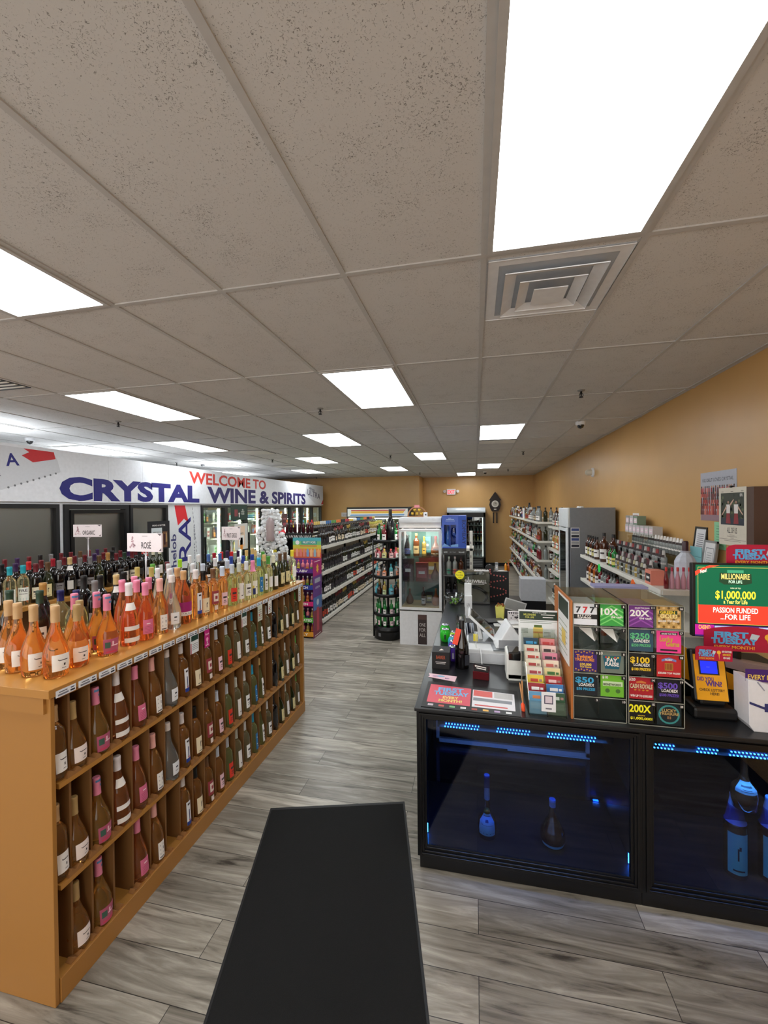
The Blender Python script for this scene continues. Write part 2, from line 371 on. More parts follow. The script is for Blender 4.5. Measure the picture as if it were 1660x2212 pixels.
# kind: profile, glass, scale, labels[(z0,z1,halfangle,colour,style)], cap (z0, colour, matte)
TANC=(196,158,112); W_=(236,232,228); K_=(24,22,24)
KB={
 'r1':('flare',G_ROSE,1,[(.03,.10,.72,W_,'script')],(.232,TANC)),
 'r0':('bord',G_ROSE,1,[(.03,.11,.7,W_,'script')],(.235,TANC)),
 'r2':('flare',G_ROSE,.93,[(.03,.10,.72,(240,226,220),'script')],(.222,(176,146,96))),
 'r3':('flare',G_GOLD,.98,[(.012,.085,.8,(176,84,112),'palm')],(.222,(222,130,158))),
 'r4':('wave',G_ROSE2,1.08,[(.17,.205,1.1,W_,''),(.075,.095,1.0,W_,''),(.018,.04,1.0,W_,'')],(.24,(232,226,230))),
 'r5':('wave',G_ROSE2,1.03,[(.035,.11,.62,(214,108,142),'dots')],(.235,(236,140,172))),
 'r6':('burg',G_ROSE,1.04,[(.02,.105,.5,(240,236,232),'dots3')],(.232,(238,178,170))),
 'r7':('flare',G_CLEAR,1.05,[(.03,.095,.5,(232,234,238),'mark')],(.262,(226,216,212))),
 'r8':('magn',G_ROSE2,.93,[(.08,.145,1.3,(160,34,112),''),(.055,.08,1.3,W_,'text')],(.292,(206,160,110))),
 'r9':('bord',G_ROSE,1.05,[(.03,.16,.45,(232,234,240),'blue')],(.245,(228,220,220))),
 'r10':('bord',G_ROSE,1,[(.025,.12,.75,(236,222,190),'slash')],(.235,(22,22,24))),
 'r11':('bord',G_ROSE,1,[(.06,.15,.8,(150,60,70),'ring'),(.02,.05,.35,(230,214,204),'')],(.235,(112,78,52))),
 'r12':('bord',G_ROSE,1,[(.03,.12,.6,(236,196,206),'text')],(.235,(206,218,236))),
 'w1':('bord',G_GRN,1,[(.03,.13,.7,(226,62,44),'text')],(.235,(196,204,214))),
 'w2':('bord',G_PALE,1,[(.03,.15,.62,W_,'side')],(.235,(202,206,196))),
 'w3':('bord',G_PALE,1,[(.035,.13,.7,(238,238,236),'text')],(.235,(226,228,232))),
 'w4':('bord',G_PALE,.98,[(.03,.14,.6,(238,234,222),'corner')],(.215,(236,140,176))),
 'w5':('bord',G_GRN,1.02,[(.03,.15,.4,(44,118,176),'swirl')],(.235,(44,164,206))),
 'w6':('tall',G_GRN,.96,[(.03,.17,.42,W_,'text')],(.28,(216,184,120))),
 'w7':('bord',G_PALE,1,[(.04,.13,.5,W_,'')],(.235,(86,164,70))),
 'w8':('burg',G_DKGRN,1,[(.03,.12,.5,W_,'')],(.235,(226,222,198))),
 'w9':('burg',G_DKGRN,1,[(.03,.13,.6,(222,208,156),'slash')],(.235,(96,70,46))),
 'w10':('bord',G_PALE,1.02,[(.05,.15,.6,W_,'')],(.24,(232,214,60))),
 'd1':('burg',G_BLK,1,[(.03,.12,.75,(222,214,204),'text')],(.235,(40,66,52))),
 'd2':('burg',G_BLK,1.05,[],(.235,(176,132,72))),
 'd3':('bord',G_BLK,1,[(.05,.12,.9,(96,158,206),'text'),(.035,.05,.9,W_,'')],(.235,(196,216,232))),
 'd4':('bord',G_BLK,1,[(.04,.13,.8,W_,'peak')],(.235,(104,176,70))),
 'd5':('bord',G_BLK,1,[(.04,.13,.8,W_,'text')],(.235,(168,34,52))),
 'd6':('bord',G_BLK,1.02,[(.06,.12,.7,(52,50,50),'')],(.225,K_)),
 'd7':('burg',G_BLK,1.05,[(.20,.235,1.2,W_,''),(.05,.12,.5,(216,212,206),'')],(.245,(204,176,122))),
 'd8':('bord',G_BLK,1,[(.06,.12,.8,(130,126,126),'text')],(.235,(122,120,122))),
 'd9':('bord',G_BLK,1,[(.03,.12,.7,(226,214,190),'text')],(.235,(104,30,38))),
 'd10':('bord',G_BLK,1,[(.04,.12,.6,(214,196,80),'sun')],(.235,(214,190,110))),
 'd11':('bord',G_BLK,1,[(.04,.12,.6,W_,'text')],(.235,(76,110,176))),
 'd12':('bord',G_BLK,1,[(.04,.12,.6,(206,206,210),'')],(.235,(206,42,46))),
 'd13':('bord',G_BLK,1,[(.04,.12,.6,(224,110,66),'')],(.235,(60,36,80))),
 'f1':('bord',G_PALE,1,[(.035,.135,.95,(236,238,230),'FRE')],(.24,(34,160,178))),
 'p1':('pear',G_PALE,1,[],(.185,(34,34,92))),
 'cl':('tall',G_CLEAR,.95,[(.03,.12,.5,W_,'')],(.27,(230,232,236))),
 'cg':('bord',G_CLEAR,1,[],(.235,(160,216,40))),
 'cb':('bord',G_PALE,1,[(.03,.12,.5,W_,'')],(.235,(44,70,160))),
}
def cyl_label(m,pr,sc,z0,z1,ha,col,style):
    """a paper label wrapped on the bottle, with its print"""
    c=ink(col); e=.0007
    def patch(a0,a1,za,zb,mt,off,n=8):
        ps=[]
        zs=sorted([za+(zb-za)*i/4 for i in range(5)]+[z*sc for r,z in pr if za+.001<z*sc<zb-.001])
        m.lathe([(rad_at(pr,z/sc)*sc+off,z) for z in zs],mt,n,a0,a1,smooth=True,cap=False)
    z0*=sc;z1*=sc; patch(-ha,ha,z0,z1,c,e,12)
    h=z1-z0; dk=ink((60,52,54)); 
    def ln(a,b,y,t,mt=dk): patch(a*ha,b*ha,z0+h*y,z0+h*(y+t),mt,e*1.7,4)
    if style=='text': ln(-.6,.6,.55,.14); ln(-.4,.4,.35,.05); ln(-.5,.5,.22,.04)
    elif style=='script': ln(-.3,.65,.62,.05); ln(.2,.4,.3,.14); ln(-.4,-.3,.66,.05); ln(.0,.5,.14,.03)
    elif style=='palm': ln(-.8,-.2,.4,.4,ink((64,96,84))); ln(-.1,.8,.5,.08,ink((240,200,214))); ln(0,.2,.55,.28,ink((240,200,214))); ln(-.7,.7,.08,.1,ink((204,60,92)))
    elif style=='dots': ln(-.35,.35,.68,.07,ink((250,220,228))); [ln(-.7,.7,y,.02,ink((150,60,90))) for y in (.1,.2,.3,.4,.5)]
    elif style=='dots3': [ln(x,x+.25,y,.09,ink((190,186,184))) for x in (-.6,.3) for y in (.75,.5,.25)]; ln(.3,.55,.48,.16); ln(-.7,.6,.06,.06)
    elif style=='mark': ln(-.3,.3,.55,.12,ink((40,46,60))); ln(-.4,.4,.3,.04); 
    elif style=='blue': ln(-1,1,0,.16,ink((36,62,150))); ln(-.15,.2,.2,.45,ink((50,60,110))); ln(-.5,.5,.84,.08); ln(-.3,.4,.17,.07,ink((210,120,120)))
    elif style=='slash': ln(-.1,.05,.35,.3); ln(.05,.25,.6,.1); ln(-.5,.6,.08,.04)
    elif style=='ring': 
        patch(-ha*.62,ha*.62,z0+h*.2,z0+h*.8,ink((232,214,204)),e*1.6,6); patch(-ha*.3,ha*.3,z0+h*.38,z0+h*.62,ink((150,60,70)),e*2.4,4)
    elif style=='side': ln(.55,.75,.2,.65); ln(-.3,.2,.2,.06)
    elif style=='corner': patch(-ha,0,z0,z0+h*.45,ink((36,52,110)),e*1.6,4); ln(-1,-.5,.45,.2,ink((216,190,60))); ln(.2,.8,.5,.06)
    elif style=='swirl': ln(-.3,.3,.7,.06,ink((226,236,240))); ln(-.5,.1,.3,.07,ink((226,236,240))); ln(-.1,.5,.15,.06,ink((226,236,240)))
    elif style=='peak': ln(.3,.8,.4,.45,ink((70,150,206))); ln(-.7,.1,.5,.07)
    elif style=='sun': ln(-.4,.4,.4,.3,ink((246,220,60))); ln(-.6,.6,.1,.14,ink(W_))
    elif style in('FRE','HEN'):
        t={'FRE':'FRE','HEN':'Hennessy'}[style]
        V,Fs,x0,x1,y0,y1=glyphs(t,.01); wd=ha*1.5; r=rad_at(pr,(z0+h*.6)/sc)*sc+e*2.2
        th=h*(.2 if style=='FRE' else .16); zz=z0+h*(.68 if style=='FRE' else .45)
        vs=[(r*math.cos(a),r*math.sin(a),zz+v[1]/.7*th) for v in V for a in [((v[0]-x0)/(x1-x0)-.5)*wd]]
        m.add(vs,Fs,dk if style=='FRE' else ink((16,60,120)))
        if style=='FRE': ln(-.7,.7,.5,.04); ln(-1,1,0,.22,ink((206,222,214)))
        else: ln(-.8,.8,.9,.03,ink((16,60,120))); ln(-.8,.8,.1,.03,ink((16,60,120))); ln(-.2,.2,.7,.1,ink((16,60,120)))
BM={}
def bottle_parts(kind):
    if kind in BM: return BM[kind]
    pn,g,sc,labs,cap=KB[kind]; pr=PR[pn]
    P=[(r*sc,z*sc) for r,z in pr]; top=P[-1][1]
    b=M().lathe(P,g,24)
    out=[('bottle',b.mesh('wine_bottle'))]
    for L in labs:
        m=M(); cyl_label(m,pr,sc,*L); out.append(('label',m.mesh('label')))
    cz,cc=cap; cz*=sc; cm=ink(cc,.35); c=M(); e=.0012
    c.lathe([(rad_at(pr,cz/sc)*sc+e,cz),(rad_at(pr,(cz+.01)/sc)*sc+e,cz+.01),(rad_at(pr,(top/sc-.02))*sc+e,top-.016),(rad_at(pr,top/sc-.001)*sc+.0022,top-.014),(rad_at(pr,top/sc-.001)*sc+.0022,top-.002),(rad_at(pr,top/sc-.001)*sc+.0004,top+.002)],cm,16)
    if kind=='r3':
        for q in range(2): c.lathe([(rad_at(pr,.25)*sc+e*1.6,top-.018-q*.022),(rad_at(pr,.25)*sc+e*1.6,top-.008-q*.022)],ink((84,130,176)),16,-.9+q,1.2+q,cap=False)
    out.append(('cap',c.mesh('cap'))); BM[kind]=out; return out
def bottle(kind,loc,label,cat='wine bottle',group=None,rz=0,tilt=0,name='wine_bottle'):
    ps=bottle_parts(kind)
    o=place(ps[0][1],name,None,loc,(0,-tilt,rz) if not tilt else (0,-tilt,0))
    tag(o,label,cat,group)
    for n,me in ps[1:]: place(me,n,o)
    return o
# small far-off bottles: one mesh each, several materials
SM={}
def small(pn,g,sc,lab,capc,labz=(.03,.12),ha=1.0,seg=10,capz=None,neck=None):
    key=(pn,g.name,sc,lab,capc,labz,neck)
    if key in SM: return SM[key]
    pr=PR[pn]; m=M(); P=[(r*sc,z*sc) for r,z in pr]; m.lathe(P,g,seg)
    if lab:
        z0,z1=labz[0]*sc,labz[1]*sc
        m.lathe([(rad_at(pr,z0/sc)*sc+.0009,z0),(rad_at(pr,z1/sc)*sc+.0009,z1)],ink(lab),8,-ha,ha,cap=False)
        m.lathe([(rad_at(pr,z0/sc)*sc+.0016,z0+(z1-z0)*.5),(rad_at(pr,z0/sc)*sc+.0016,z0+(z1-z0)*.68)],ink((70,60,60)),4,-ha*.5,ha*.5,cap=False)
    top=P[-1][1]; ch=(.06 if pn in('bord','burg','tall','wave','champ','magn') else .03)*sc
    if pn=='mini': ch=.02
    m.lathe([(rad_at(pr,(top-ch)/sc)*sc+.0015,top-ch),(P[-1][0]+.0018,top-.002),(P[-1][0]+.0005,top+.001)],ink(capc,.4),8)
    SM[key]=m.mesh('bottle'); return SM[key]
def can_mesh(c,r=.031,h=.12,band=None):
    k=('can',c,r,h,band)
    if k in SM: return SM[k]
    m=M().lathe([(r*.8,0),(r,.008),(r,h-.012),(r*.8,h)],ink(c,.3),14); m.lathe([(r*.78,h),(r*.8,h+.003)],CHROME,12)
    if band: m.lathe([(r+.0006,h*.35),(r+.0006,h*.7)],ink(band),12,cap=False)
    SM[k]=m.mesh('can'); return SM[k]
def box_mesh(w,d,h,c,c2=None):
    k=('bx',w,d,h,c,c2)
    if k in SM: return SM[k]
    m=M().box(-w/2,-d/2,0,w/2,d/2,h,ink(c))
    if c2: 
        m.T=FX(w/2,0,0); m.R(-d*.4,h*.2,d*.4,h*.75,c2,1); m.R(-d*.25,h*.4,d*.25,h*.55,W_,2); m.T=Matrix.Identity(4)
    SM[k]=m.mesh('box'); return SM[k]

# ---------------------------------------------------------------- walk-in beer cooler with its sign (facade plane X=-4.9)
XC=-4.9; NAVY=(34,32,116); RED=(206,54,44)
ck=thing('walk_in_cooler','long white walk-in beer cooler with glass doors under a blue and red lettered sign','cooler',(0,0,0))
fp=M(); PW=mat('cooler_panel_white',(216,218,222),.35)
Z0,Z1=.28,2.085
fp.box(XC-.12,.2,0,XC,12.86,Z0,PW)
posts=[(.2,2.5),(4.062,4.122),(5.087,5.114),(5.872,6.73),(12.80,12.86)]
for a,b in posts: fp.box(XC-.12,a,Z0,XC,b,Z1,PW)
fp.box(XC-.12,.2,Z1,XC,12.86,2.112,PW)
fp.build('facade_panel',ck)
sp=M().box(XC-.02,.2,2.112,XC+.03,12.95,2.735,mat('sign_white',(226,228,234),.4)); so=sp.build('sign_panel',ck)
M().box(XC-4,.2,2.6,XC-.02,12.86,2.7,PW).build('roof',ck)
M().box(XC-1.9,.2,0,XC-1.8,12.86,2.6,mat('cooler_inside',(190,192,186),.6)).build('inner_wall',ck)
M().box(XC-1.8,12.78,0,XC-.12,12.86,2.6,mat('cooler_inside')).build('inner_wall',ck)
M().box(XC-1.8,6.5,0,XC-.12,6.6,2.6,mat('cooler_inside')).build('inner_wall',ck)
M().box(XC-1.8,.2,0,XC-.12,12.8,.05,mat('cooler_inside')).build('cooler_floor',ck)
m=M()
for y in (5.35,7.9,4.75): m.T=Matrix.Identity(4); m.box(XC+.03,y-.001,2.112,XC+.0306,y+.001,2.735,ink((160,160,166)))
m.build('panel_seam',so)
def lettering(t,y0,y1,z,h,c,top=None,bold=.055):
    m=M(); m.T=FX(XC+.0303,0,0); m.txt(t,(y0+y1)/2,z,h,c,w=y1-y0,L=2,bold=bold); return m.build('lettering',so)
lettering('CRYSTAL',4.06,6.66,2.15,.265,NAVY,bold=.05); lettering('WINE & SPIRITS',6.89,11.5,2.145,.28,(40,34,100),bold=.04); lettering('WELCOME TO',6.39,9.12,2.475,.2,RED,bold=.028)
# beer carton pictures printed on the sign
g=M(); g.T=FX(XC+.0303,0,0); CART=(206,208,214)
g.P([(2.9,2.22),(3.44,2.235),(4.08,2.47),(4.04,2.62),(3.98,2.70),(2.9,2.71)],CART,1); g.P([(3.64,2.62),(3.72,2.665),(3.66,2.70),(4.0,2.70),(4.02,2.62),(3.76,2.555)],(196,44,50),2)
g.txt('A',3.55,2.50,.13,NAVY,L=3,rot=.15); g.txt('R',3.3,2.45,.13,NAVY,L=3,rot=.15); g.txt('BEER',3.38,2.37,.035,(90,90,110),L=3,rot=.15)
for k in range(9): g.circ(3.5+k*.065,2.262+k*.0235,.012,(110,112,118),3,8)
g.build('carton_print',so)
g=M(); g.T=FX(XC+.0303,0,0)
g.P([(11.55,2.73),(11.5,2.45),(12.3,2.13),(12.95,2.14),(12.95,2.7),(12.0,2.73)],CART,1); g.txt('ULTRA',12.15,2.36,.17,(60,60,90),w=1.05,L=2,rot=-.12,bold=.01); g.txt('Michelob',12.0,2.56,.08,(90,90,110),L=2,rot=-.12); g.P([(12.75,2.14),(12.95,2.14),(12.95,2.3)],(196,44,50),3)
g.build('carton_print',so)
M().box(XC-.3,.4,2.3,XC-.26,6.3,2.34,mat('cooler_fill_glow',(240,240,225),.5,emit=7,var=0)).build('light_tube',ck)  # unseen glowing bar added to brighten the dark cooler section behind the windows
g=M(); g.T=FX(XC+.0005,0,0); g.P([(5.9,.4),(5.9,2.08),(6.5,2.08),(6.72,.4)],(212,214,216),1)
g.P([(6.05,2.08),(6.31,2.08),(6.40,1.78),(6.28,1.85),(6.13,1.74)],(208,32,44),2)
g.txt('ULTRA',6.45,.93,.31,NAVY,w=1.9,L=2,rot=PI/2,bold=.01); g.txt('Michelob',6.08,1.15,.12,(60,60,110),w=.9,L=2,rot=PI/2); g.txt('SUPERIOR LIGHT BEER',6.56,1.1,.03,(110,112,130),w=1.3,L=2,rot=PI/2)
for k in range(22): g.P([(6.5+k*.01,2.06-k*.075),(6.515+k*.01,2.02-k*.075),(6.51+k*.01,1.995-k*.075),(6.50+k*.01,2.0-k*.075)],(110,112,118),2)
g.build('carton_print',ck)
def cdoor(y0,y1,double,gl,hand):
    f=M(); f.T=Matrix(((0,-1,0,XC),(1,0,0,0),(0,0,1,0),(0,0,0,1))) # local x=Y, local y=-X
    f.frame(y0,Z0,y1,Z1,-.03,.06,.045 if not double else .06,BLKP)
    if double: f.frame(y0+.065,Z0+.06,y1-.065,Z1-.07,-.045,.03,.045,BLACK)
    d=f.build('door_frame',ck)
    p=M(); i=.045 if not double else .105
    p.box(XC-.02,y0+i,Z0+i,XC-.012,y1-i,Z1-i,gl); p.build('glass_pane',d)
    if hand: M().box(XC+.03,y0+.05,.9,XC+.06,y0+.075,1.5,BLKM).build('door_handle',d)
cdoor(2.5,4.06,False,GLSD,False); cdoor(4.123,5.086,True,GLSD,True); cdoor(5.115,5.871,False,GLSD,False)
LEDW=mat('cooler_tube',(255,248,220),.5,emit=38,var=0)
ds=[6.73+.759*k for k in range(9)]
for k in range(8):
    cdoor(ds[k],ds[k+1],False,GLS,True)
    t=M().box(XC-.16,ds[k]-.02,.4,XC-.13,ds[k]+.02,2.02,LEDW).build('light_tube',ck)
DS=[(226,190,60),(60,120,190),(210,60,50),(230,230,226),(80,170,70),(240,150,60),(40,60,120),(200,206,210),(150,40,60),(120,190,200)]
for sz in (1.74,1.42,1.08):
    M().box(XC-.75,6.62,sz-.02,XC-.2,12.75,sz,WMETAL).build('shelf',ck)
for k in range(8):
    for si,sz in enumerate((1.74,1.42,1.08)):
        if si==2 and k>2: continue
        for q in range(6):
            y=ds[k]+.12+q*.105; c=DS[(k*3+q+si*2)%10]; hh=.20+.02*((k+q)%3)
            pl=['far end of the cooler','middle of the cooler','door beside carton picture'][2 if k==0 else (1 if k<4 else 0)]
            sn=['top','second','third'][si]
            if (q+k+si)%3==0:
                o=place(box_mesh(.12,.09,hh*.9,c,DS[(k+q+3)%10]),'drink_carton',None,(XC-.36,y,sz))
                tag(o,'small printed drink carton on the %s shelf behind glass, %s'%(sn,pl),'carton','cartons in the beer cooler')
            elif (q+si)%2:
                o=place(small('liq',G_LT if q%2 else G_AMBER,.95,c,W_),'drink_bottle',None,(XC-.34,y,sz))
                tag(o,'small labelled drink bottle on the %s shelf behind glass, %s'%(sn,pl),'bottle','bottles in the beer cooler')
            else:
                o=place(can_mesh(c,.033,.2,W_),'drink_can',None,(XC-.34,y,sz))
                tag(o,'tall printed can on the %s shelf behind glass, %s'%(sn,pl),'can','cans in the beer cooler')
o=place(box_mesh(.2,.3,.26,(60,170,50),(236,120,40)),'beer_case',None,(XC-.32,6.98,1.421)); tag(o,'bright green case with an orange badge in the first lit cooler door','box')
for k,(y,z,w,h) in enumerate(((2.9,.05,.5,1.1),(3.45,.05,.45,.9),(4.5,.05,.5,1.2),(5.4,.05,.5,1.0))):
    o=place(box_mesh(.4,w,h,(98,90,80),(130,126,120)),'stacked_case',None,(XC-.9,y,z)); tag(o,'dim brown case pile standing inside the unlit cooler window, %s'%['first from the left','second from the left','behind the double-framed door','behind the narrow window'][k],'box')

# ---------------------------------------------------------------- posters at the cooler
def card(name,label,cat,T,w,h,draw,bg,th=.004,edge=None,group=None):
    o=M(); o.T=T; o.box(-w/2,0,-th,w/2,h,0,edge or ink(bg)); 
    o.T=T; o.R(-w/2,0,w/2,h,bg,.5); draw(o); 
    return tag(o.build(name),label,cat,group)
def d_bb(g):
    g.txt('BREAD & BUTTER',0,.345,.022,W_,w=.26); g.R(-.15,.02,.06,.32,(214,222,226),1); g.txt('BETTER',-.045,.2,.03,K_,w=.14); g.txt('DAYS.',-.045,.14,.03,K_,w=.1); g.txt('EVERYTHING IS',-.045,.25,.012,K_,w=.15); g.R(.07,.02,.17,.26,(120,80,50),1); g.R(.09,.06,.13,.22,(60,20,26),2); g.P([(.13,.1),(.165,.1),(.16,.24),(.14,.24)],(176,140,90),2)
card('wine_poster','black wine poster with a white text panel standing before the narrow cooler window','poster',FX(-4.6,5.35,1.42),.44,.42,d_bb,(26,26,32))
M().box(-4.62,5.34,.0,-4.605,5.36,1.42,BLKM).build('stand_leg',bpy.data.objects['wine_poster'])
def d_oh(g):
    for x in (-.08,-.04): g.R(x-.03,.07,x,.2,(150,60,70),1)
    g.circ(.0,.12,.02,(214,196,190),1); g.R(-.012,.05,.012,.1,(206,206,206),1)
    for i,t in enumerate(('OH,','WHAT','FUN!')): g.txt(t,.085,.18-i*.04,.028,(226,232,226),w=(.04,.08,.07)[i])
o=card('fun_poster','dark green poster with white capitals and red bottles, hung on the second lit cooler door','poster',FX(XC+.036,7.95,1.78),.62,.32,lambda g:None,(26,56,48))
g=M(); g.T=FX(XC+.0365,7.95,1.78)@Matrix.Diagonal((1.6,1.1,1,1)); d_oh(g); g.build('print',o)
def d_gift(g):
    g.R(-.14,.05,.14,.5,(226,196,170),1); g.R(-.1,.1,.1,.3,W_,2); g.R(-.05,.0,.05,.25,(226,140,50),2); g.txt('LA MARCA',0,.32,.04,(120,110,100),w=.16)
card('holiday_poster','pale poster with an orange stripe low on the second lit cooler door','poster',FX(XC+.036,8.02,1.15),.5,.55,d_gift,(206,204,200))
o=card('plum_poster','small plum-coloured poster on the fifth lit cooler door','poster',FX(XC+.036,10.1,1.52),.32,.36,lambda g:(g.txt('WINE',0,.2,.05,(190,120,130)),g.R(-.1,.05,.1,.12,(150,60,80),1)),(78,28,44))
o=M().lathe([(.07,0),(.07,.004)],ink((250,80,90)),14); o=o.build('price_disc',None,(-3.13,6.385,1.60),rot=(PI/2,0,0)); tag(o,'round neon pink price disc beside the ice-cube cutout','sign')
s_=M().tube([(0,0,0),(.0,0,-.35)],.004,BLKM,6); s_.build('wire',o,rot=(-PI/2,0,0)) if 0 else None

# ---------------------------------------------------------------- back wall: two coolers, exit sign, clock
def slat(m,x0,x1,y,zs,mt):
    for z in zs: m.box(x0,y-.006,z,x1,y,z+.018,mt)
rc=thing('open_drink_cooler','wide black drink cooler with a red, yellow and blue striped header on the back wall','cooler',(0,0,0))
x0,x1,yf=-4.0,-1.93,12.75
b=M(); b.box(x0,yf,0,x0+.05,YB2-.01,2.0,BLACK); b.box(x1-.05,yf,0,x1,YB2-.01,2.0,BLACK); b.box(x0,YB2-.06,0,x1,YB2-.01,2.0,BLACK); b.box(x0,yf,1.99,x1,YB2-.01,2.03,BLACK); b.box(x0,yf,0,x1,YB2-.01,.2,BLACK)
b.box(x0,yf-.01,1.7,x1,yf+.08,2.0,BLACK)
for k in (1,2): b.box(x0+(x1-x0)*k/3-.03,yf-.005,.2,x0+(x1-x0)*k/3+.03,yf+.03,1.7,BLACK)
b.build('body',rc)
g=M(); g.T=FY(0,yf-.011,0); g.R(x0+.03,1.74,x1-.1,1.98,(236,236,232),1); w=(x1-x0)
g.P([(x0+.15,1.945),(x1-.16,1.945),(x1-.19,1.915),(x0+.15,1.915)],(200,60,48),2); g.P([(x0+.15,1.905),(x1-.2,1.905),(x1-.25,1.835),(x0+.15,1.835)],(240,190,70),2); g.P([(x0+.15,1.80),(x1-.2,1.80),(x1-.22,1.765),(x0+.1,1.765)],(50,130,200),2)
g.build('header_panel',rc)
for k in range(3):
    p=M(); p.box(x0+w*k/3+.04,yf,.22,x0+w*(k+1)/3-.04,yf+.006,1.68,GLS); p.build('glass_door',rc)
for z in (1.36,1.0,.64): M().box(x0+.05,yf+.1,z-.015,x1-.05,YB2-.08,z,WMETAL).build('shelf',rc)
M().box(x0+.06,yf+.05,1.66,x1-.06,yf+.08,1.69,LEDW).build('light_tube',rc)
for q in range(17):
    pn,gg=[('liq',G_LT),('squat',G_TEAL),('bord',G_PALE if 0 else G_YEL),('liq',G_GREEN)][q%4]
    o=place(small(pn,gg,.95,[W_,(200,220,210),(60,120,180)][q%3],W_),'chilled_bottle',None,(x0+.13+q*.113,yf+.22,1.36),(0,0,-PI/2)); tag(o,'pale bottle on the top shelf of the striped-header cooler','bottle','bottles in the striped-header cooler')
gc=thing('glass_door_cooler','tall black glass-door cooler with a silver top panel by the back wall','cooler',(0,0,0))
x0,x1,yf=-.90,.325,13.85
b=M(); b.box(x0,yf,0,x0+.06,YB-.02,1.98,BLACK); b.box(x1-.06,yf,0,x1,YB-.02,1.98,BLACK); b.box(x0,YB-.07,0,x1,YB-.02,1.98,BLACK); b.box(x0,yf,.0,x1,YB-.02,.36,BLACK); b.box(x0,yf,1.68,x1,YB-.02,1.98,BLACK); b.box(-.32,yf-.004,.36,-.26,yf+.03,1.68,BLACK)
slat(b,x0+.1,x1-.1,yf,(.08,.13,.18,.23,.28),GREY); b.build('body',gc)
M().lathe([(.13,0),(.13,x1-x0)],mat('silver_panel',(196,202,206),.3,metal=.3),12,PI/2+.3,3*PI/2+.3).build('header_panel',gc,(x0,yf+.06,1.86),rot=(0,PI/2,0))
M().box(x0+.06,yf,.37,-.32,yf+.006,1.67,GLS).build('glass_door',gc); M().box(-.26,yf,.37,x1-.06,yf+.006,1.67,GLS).build('glass_door',gc)
M().box(x1-.1,yf+.03,.4,x1-.075,yf+.05,1.65,mat('dim_tube',(255,250,235),.5,emit=4,var=0)).build('light_tube',gc)
for k,z in enumerate((1.4,1.13,.88,.62,.38)):
    M().box(x0+.06,yf+.08,z-.012,x1-.06,YB-.1,z,WMETAL).build('shelf',gc)
    for q in range(10):
        o=place(small('liq',[G_BRN,G_LT,G_YEL,G_LT,G_LT][k],.72,[(200,190,190),(190,50,50),(226,210,180),W_,(190,210,220)][k],[W_,(170,40,40)][q%2]),'chilled_drink',None,(x0+.14+q*.105,yf+.15,z),(0,0,-PI/2))
        tag(o,'small bottled drink on the %s shelf of the silver-topped cooler'%['top','second','middle','fourth','bottom'][k],'bottle','bottles in the silver-topped cooler')
ex=thing('exit_sign','white exit sign with red letters and two lamps on the back wall','sign',(-.8,YB,2.53))
e=M(); e.box(-.15,-.05,-.1,.15,0,.1,WHITE); e.build('housing',ex,bevel=.01)
e=M(); e.T=FY(0,-.052,0); e.txt('EXIT',0,-.065,.13,mat('exit_red',(235,50,60),.4,emit=1.3,var=0),w=.24,L=1,bold=.02); e.build('lettering',ex)
for s in(-1,1): M().lathe([(.02,0),(.05,.03),(.05,.06)],WHITE,14).build('emergency_lamp',ex,(s*.2,-.04,.02),rot=(PI/2,0,s*.5))
ccl=thing('pendulum_clock','dark wooden gabled pendulum clock with a pale dial on the back wall','clock',(.66,YB,2.05))
WD=wood('dark_clock_wood',(62,38,26),(36,22,16),8,.5)
h=M(); h.T=FY(0,0,0); h.extr([(-.15,-.12),(-.1,-.2),(.1,-.2),(.15,-.12),(.19,.02),(.15,.2),(-.15,.2),(-.19,.02)],.12,WD); h.extr([(-.2,.17),(0,.46),(.2,.17)],.13,WD); h.build('case',ccl)
h=M(); h.T=FY(0,-.131,.05); h.circ(0,0,.115,(206,200,190),1,24); h.circ(0,0,.075,(170,160,146),2,24); h.R(-.006,0,.006,.08,K_,3); h.R(0,-.006,.055,.006,K_,3); h.R(-.04,-.2,.04,-.16,(206,200,190),1); h.build('dial',ccl)
for s in(-1,1): M().box(s*.055-.02,-.09,-.6,s*.055+.02,-.05,-.24,WD).build('weight',ccl)
card('back_wall_note','small white notice on the tan back wall beside the striped-header cooler','notice',FY(-4.33,YB2-.002,1.72),.26,.14,lambda g:(g.txt('NOTICE',0,.04,.03,(90,70,80),w=.15)),(220,214,214))
